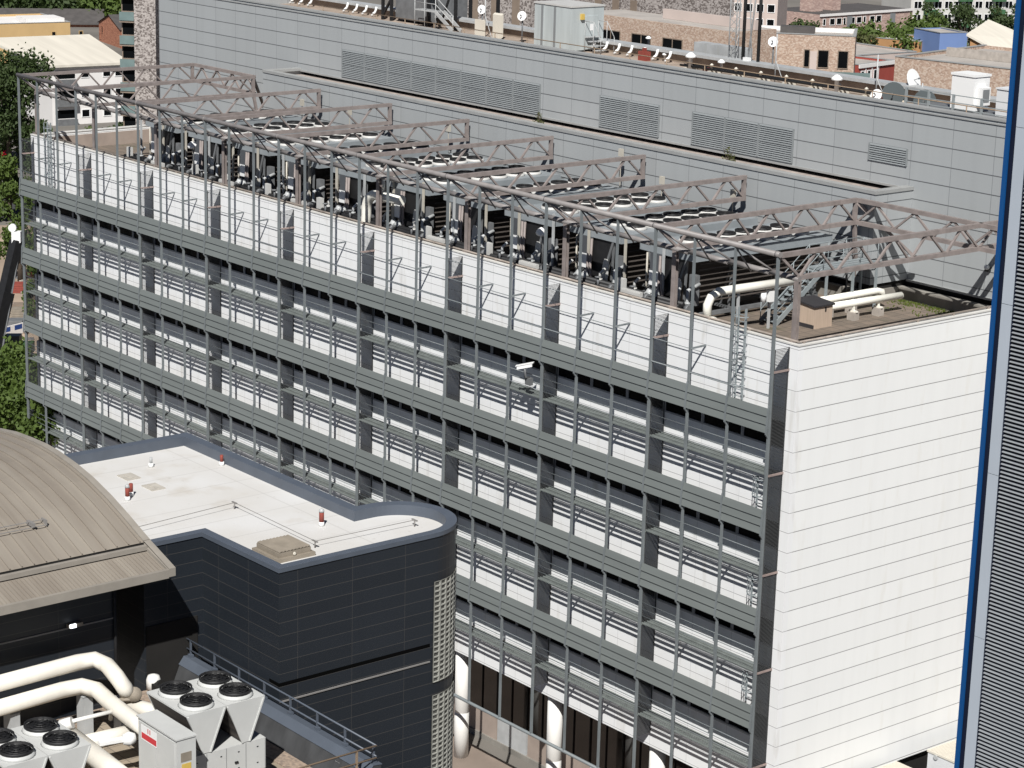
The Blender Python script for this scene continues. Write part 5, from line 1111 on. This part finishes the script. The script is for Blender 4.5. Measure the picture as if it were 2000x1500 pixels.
for k, (px, py, mat_, lab_, w_, h_) in enumerate(((28, 570, 'pot_red', 'stack of rust red steel sections on the sandy site', 1.1, .9), (42, 600, 'brown_frame', 'long brown timber stack on the sandy site', 1.5, .35), (45, 620, 'hatch_tan', 'tan mesh crate stack on the sandy site', 1.0, .9), (20, 640, 'gear_grey', 'grey steel bundles on the sandy site', 1.2, .8), (62, 540, 'label_red', 'small red drum near the screen end', .4, .6))):
    c = atz(px, py, GZ); t = thing('material_stack', lab_, 'building materials', c, 'materials on the building site')
    for j in range(4): m = MB(); m.obox(c+Z*(h_*(j+.5)/4+.01)+RT*random.uniform(-.15,.15), RT*w_, HF*.7, Z*(h_/8-.01)); m.build('layer', mat_, t)
c0, c1 = atz(-20, 668, GZ), atz(72, 645, GZ); d = (c1-c0); L = d.length; d.normalize(); m = MB(); m.obox((c0+c1)/2+Z*.55, d*(L/2), d.cross(Z)*.05, Z*.5)
t = thing('site_hoarding', 'pale site hoarding with blue stripes across the sandy site', 'hoarding', c0); m.build('board', 'render_white', t)
for k in range(4): m = MB(); m.obox(c0+d*(L*(k*.25+.1))+Z*.75, d*(L*.08), d.cross(Z)*.056, Z*.22); m.build('stripe', 'car_blue', t)
for k in range(26):
    px, py = random.uniform(0, 70), random.uniform(490, 715); c = atz(px, py, GZ); s = random.uniform(.2, .6)
    m = MB(); m.obox(c+Z*s*.3, (RT*cos(k)+HF*sin(k))*s, (HF*cos(k)-RT*sin(k))*s*.5, Z*s*.3); m.obox(c+Z*s*.65+RT*.1, RT*s*.5, HF*s*.3, Z*s*.06)
    tag(m.build('site_rubble', random.choice(['concrete', 'upstand', 'gear_grey', 'brown_frame'])), 'loose block or offcut lying on the sandy building site', 'rubble', 'rubble on the building site')

# --- right background, beyond the plant block
Z = Vector((0,0,1))
bk = block('brick_block', 'long mottled brick block with strip windows behind the roof ledge', 'building', (1130, 22), (1432, 62), 270, 7, 'brick_mix', 'flat_roof', par=0)
for k in range(5): u = bk.L*(1180+61*k-1130)/302; bk.window(u, u+3.1, bk.zt-3.2, bk.zt-1.75, 'brown_frame')
bk.box('roof_upstand', 'pink_render', bk.L*.42, bk.L*1.0, 3.5, 4.0, bk.zt, bk.zt+1.1)
bk = block('brick_block', 'mottled brick corner block with teal glazed balcony right of the mast', 'building', (1435, 66), (1671, 76), 262, 9, 'brick_mix', 'flat_roof', par=.25)
for (px0, px1) in ((1485, 1497), (1574, 1583), (1601, 1620), (1640, 1658)):
    a = (px0-1435)/(1671-1435)*bk.L; b = (px1-1435)/(1671-1435)*bk.L; bk.window(a, b, bk.zt-3.4, bk.zt-1.5, 'brown_frame')
bk.box('blank_panel', 'pink_render', .63*bk.L, .69*bk.L, -.04, -.005, bk.zt-4.2, bk.zt-1.6); bk.box('balcony', 'teal_glass', .66*bk.L, 1.14*bk.L, -2.2, -2.1, bk.zt-5.2, bk.zt-3.6)
bk.box('roof_upstand', 'render_white', 2.5, bk.L*.98, 6.0, 6.4, bk.zt, bk.zt+.5); bk.box('rooflight', 'slate', 5, 9, 4, 6, bk.zt, bk.zt+.7)
for k, (p1, p2, lab_) in enumerate((((905, -25), (1036, -10), 'flint clad apartment block left of the pale cabin, cut by the top edge'), ((1150, -20), (1262, -4), 'flint clad apartment block right of the pale cabin, cut by the top edge'))):
    bk = block('flint_block', lab_, 'building', p1, p2, 285, 14, 'stone_mix', 'flat_roof', 'flint-clad blocks')
    for j in range(3):
        u = bk.L*(.12+.31*j); bk.box('window_bay', 'brown_frame', u, u+1.3, -.06, -.004, GZ, bk.zt-.5)
        for q_ in range(4): bk.window(u+.9, u+1.25, bk.zt-2.6-3*q_-1.3, bk.zt-2.6-3*q_, 'brown_frame')
bk = block('pink_house', 'pink rendered house wall at the top edge right of the flint block', 'house', (1306, -14), (1362, -8), 400, 10, 'pink_render', 'flat_roof')
bk = block('pink_terrace', 'pink terrace with white framed windows at the top edge behind the mast', 'house', (1362, -12), (1520, -4), 410, 10, 'pink_render', 'slate')
for k in range(7): bk.window(1+2.0*k, 2.2+2.0*k, bk.zt-2.6, bk.zt-1.3); bk.window(1+2.0*k, 2.2+2.0*k, bk.zt-5.2, bk.zt-3.9)
bk = block('brick_terrace', 'long pinkish brick terrace with white windows and a dark roof at the upper right', 'house', (1603, 29), (1783, 17), 430, 14, 'brick_pink', 'slate', par=0)
bk.box('fascia', 'render_white', -.2, bk.L+.2, -.25, -.005, bk.zt-.35, bk.zt+.1)
for k in range(9):
    for j in range(3): bk.window(.8+1.95*k, .8+1.95*k+(1.3 if k % 3 else .6), bk.zt-2.0-2.7*j, bk.zt-.9-2.7*j)
for u in (.28, .75): bk.box('stair_glazing', 'mullion', bk.L*u, bk.L*u+1.5, -.10, -.005, bk.zt-8, bk.zt-.6)
for (u, w_) in ((3, 3.2), (9, 2.4)): bk.box('roof_hut', 'brick_pink', u, u+w_, 5, 8, bk.zt, bk.zt+2.2)
bk = block('slab_block', 'tall white slab block with green balconies behind trees at the upper right corner', 'building', (1782, -30), (2010, -30), 480, 14, 'block_white', 'flat_roof')
for j in range(5):
    for k in range(10): bk.window(.8+2.4*k, 2.4+2.4*k, bk.zt-2.2-2.75*j, bk.zt-.8-2.75*j)
    for k in range(3): bk.box('balcony', 'balcony_green', 3+8*k, 6+8*k, -1.1, -.1, bk.zt-3.5-2.75*j, bk.zt-2.5-2.75*j)
bk = block('stone_block', 'low mottled stone building with a flat grey roof at the right', 'building', (1748, 116), (1990, 143), 235, 18, 'brick_mix', 'flat_roof', par=.3)
bk.box('roof_upstand', 'concrete', 1.5, bk.L, 7.6, 8, bk.zt, bk.zt+.9); bk.window(bk.L*.12, bk.L*.16, bk.zt-2.6, bk.zt-1.6, 'brown_frame')
bk = block('red_house', 'small red panelled house with a pale flat roof right of the brick corner block', 'house', (1678, 131), (1748, 122), 275, 9, 'red_panel', 'flat_roof', par=.25)
bk.box('fascia', 'render_white', -.1, bk.L+.1, -.2, -.005, bk.zt-.15, bk.zt+.3)
for k in range(3): bk.window(.5+1.4*k, 1.1+1.4*k, bk.zt-1.8, bk.zt-.6); bk.box('pilaster', 'render_white', 1.35+1.4*k, 1.55+1.4*k, -.08, -.005, bk.zt-4, bk.zt-.2)
bk = block('blue_house', 'bright blue rendered house block at the right', 'house', (1836, 66), (1890, 65), 330, 7, 'blue_render', 'flat_roof', par=.1)
for u in (.25, .62): bk.window(bk.L*u, bk.L*u+.55, bk.zt-3.0, bk.zt-2.4, 'blue_render')
bk = block('orange_house', 'orange brick house with a pale roof right of the blue house', 'house', (1894, 92), (1946, 96), 328, 9, 'orange_brick', 'pale_roof', roof=False)
m = MB(); z = bk.zt; m.add([bk.P(-.5,-.4,z+1.9), bk.P(bk.L+.6,-.4,z-.3), bk.P(bk.L+4,10,z+.4), bk.P(-.5,10,z+3.2), bk.P(-.5,-.4,z+1.6), bk.P(bk.L+.6,-.4,z-.6)], [(0,1,2,3),(0,4,5,1)]); m.build('roof', 'pale_roof', bk.t)
m = MB(); m.add([bk.P(0,0,z-.06), bk.P(bk.L,0,z-.06), bk.P(0,0,z+1.6)], [(0,1,2)]); m.build('gable', 'orange_brick', bk.t)
for u in (.1, .45): bk.window(bk.L*u, bk.L*u+.6, z-1.5, z-.6, 'brown_frame')
bk = block('orange_house', 'low orange brick house left of the blue house', 'house', (1798, 84), (1836, 76), 334, 8, 'orange_brick', 'pale_roof', par=.2)
bk = block('white_house', 'small white bay right of the orange brick house', 'house', (1946, 96), (1990, 98), 326, 8, 'render_white', 'pale_roof', par=.1); bk.window(.2, 1.1, bk.zt-1.6, bk.zt-.4, 'mullion')
bk = block('flat_house', 'low grey flat roofed house between the pollarded trees and the red house', 'house', (1668, 112), (1790, 104), 300, 12, 'pink_render', 'flat_roof', par=.2)
for k, (px, D, top, lab_) in enumerate(((1700, 345, 62, 'pollarded tree left of the others behind the red house'), (1727, 350, 45, 'pollarded tree before the terrace end'), (1778, 345, 48, 'pollarded tree with the widest head, left of the blue house'), (1815, 360, 44, 'pollarded tree just above the blue house'), (1760, 340, 70, 'short pollarded tree between two taller ones'))):
    h = atd(px, top, D).z-GZ; pollard(gpt(px, D), h, lab_)
for k, (px, D, top, R, mt_, lab_) in enumerate(((1545, 330, 22, 3.0, 'leaf_mid', 'round green tree right of the blue car'), (1575, 335, 25, 3.0, 'leaf_mid', 'green tree left of the terrace windows'), (1525, 325, 30, 2.2, 'leaf_dark', 'small dark tree beside the blue car'), (1600, 332, 30, 2.6, 'leaf_mid', 'green tree at the left end of the terrace'), (1560, 342, 14, 3.4, 'leaf_dark', 'tall dark tree behind the brick corner block roof'), (1985, 330, 60, 2.4, 'leaf_mid', 'leafy tree beside the white bay by the tower'), (1830, 395, 20, 3.0, 'leaf_dark', 'dark broad tree behind the blue house'), (1632, 335, 38, 2.3, 'leaf_olive', 'feathery olive tree before the terrace'), (1672, 338, 36, 2.6, 'leaf_olive', 'drooping willow-like tree before the terrace'),
        (1800, 430, -10, 3.2, 'leaf_dark', 'tall dark tree left of the slab block'), (1870, 425, -8, 3.8, 'leaf_dark', 'tall forked tree before the slab block'), (1930, 420, -6, 3.2, 'leaf_dark', 'tall tree at the right end of the slab block'), (1972, 415, -10, 3.2, 'leaf_dark', 'dark tree beside the blue-edged tower top'), (1850, 400, 48, 2.6, 'leaf_mid', 'low green tree behind the blue house'), (1900, 402, 50, 2.4, 'leaf_mid', 'low green tree behind the orange house roof'), (1290, 380, -10, 2.6, 'leaf_dark', 'dark tree right of the flint block at the top edge'), (1745, 342, 82, 2.4, 'leaf_mid', 'low leafy tree under the pollards'), (1790, 338, 75, 2.8, 'leaf_dark', 'dark leafy tree under the widest pollard'))):
    h = atd(px, top, D).z-GZ; tree(gpt(px, D), h, R, lab_, mt_, 1500, .3, low=.25 if top < 0 else .12, grp='trees in the background on the right')
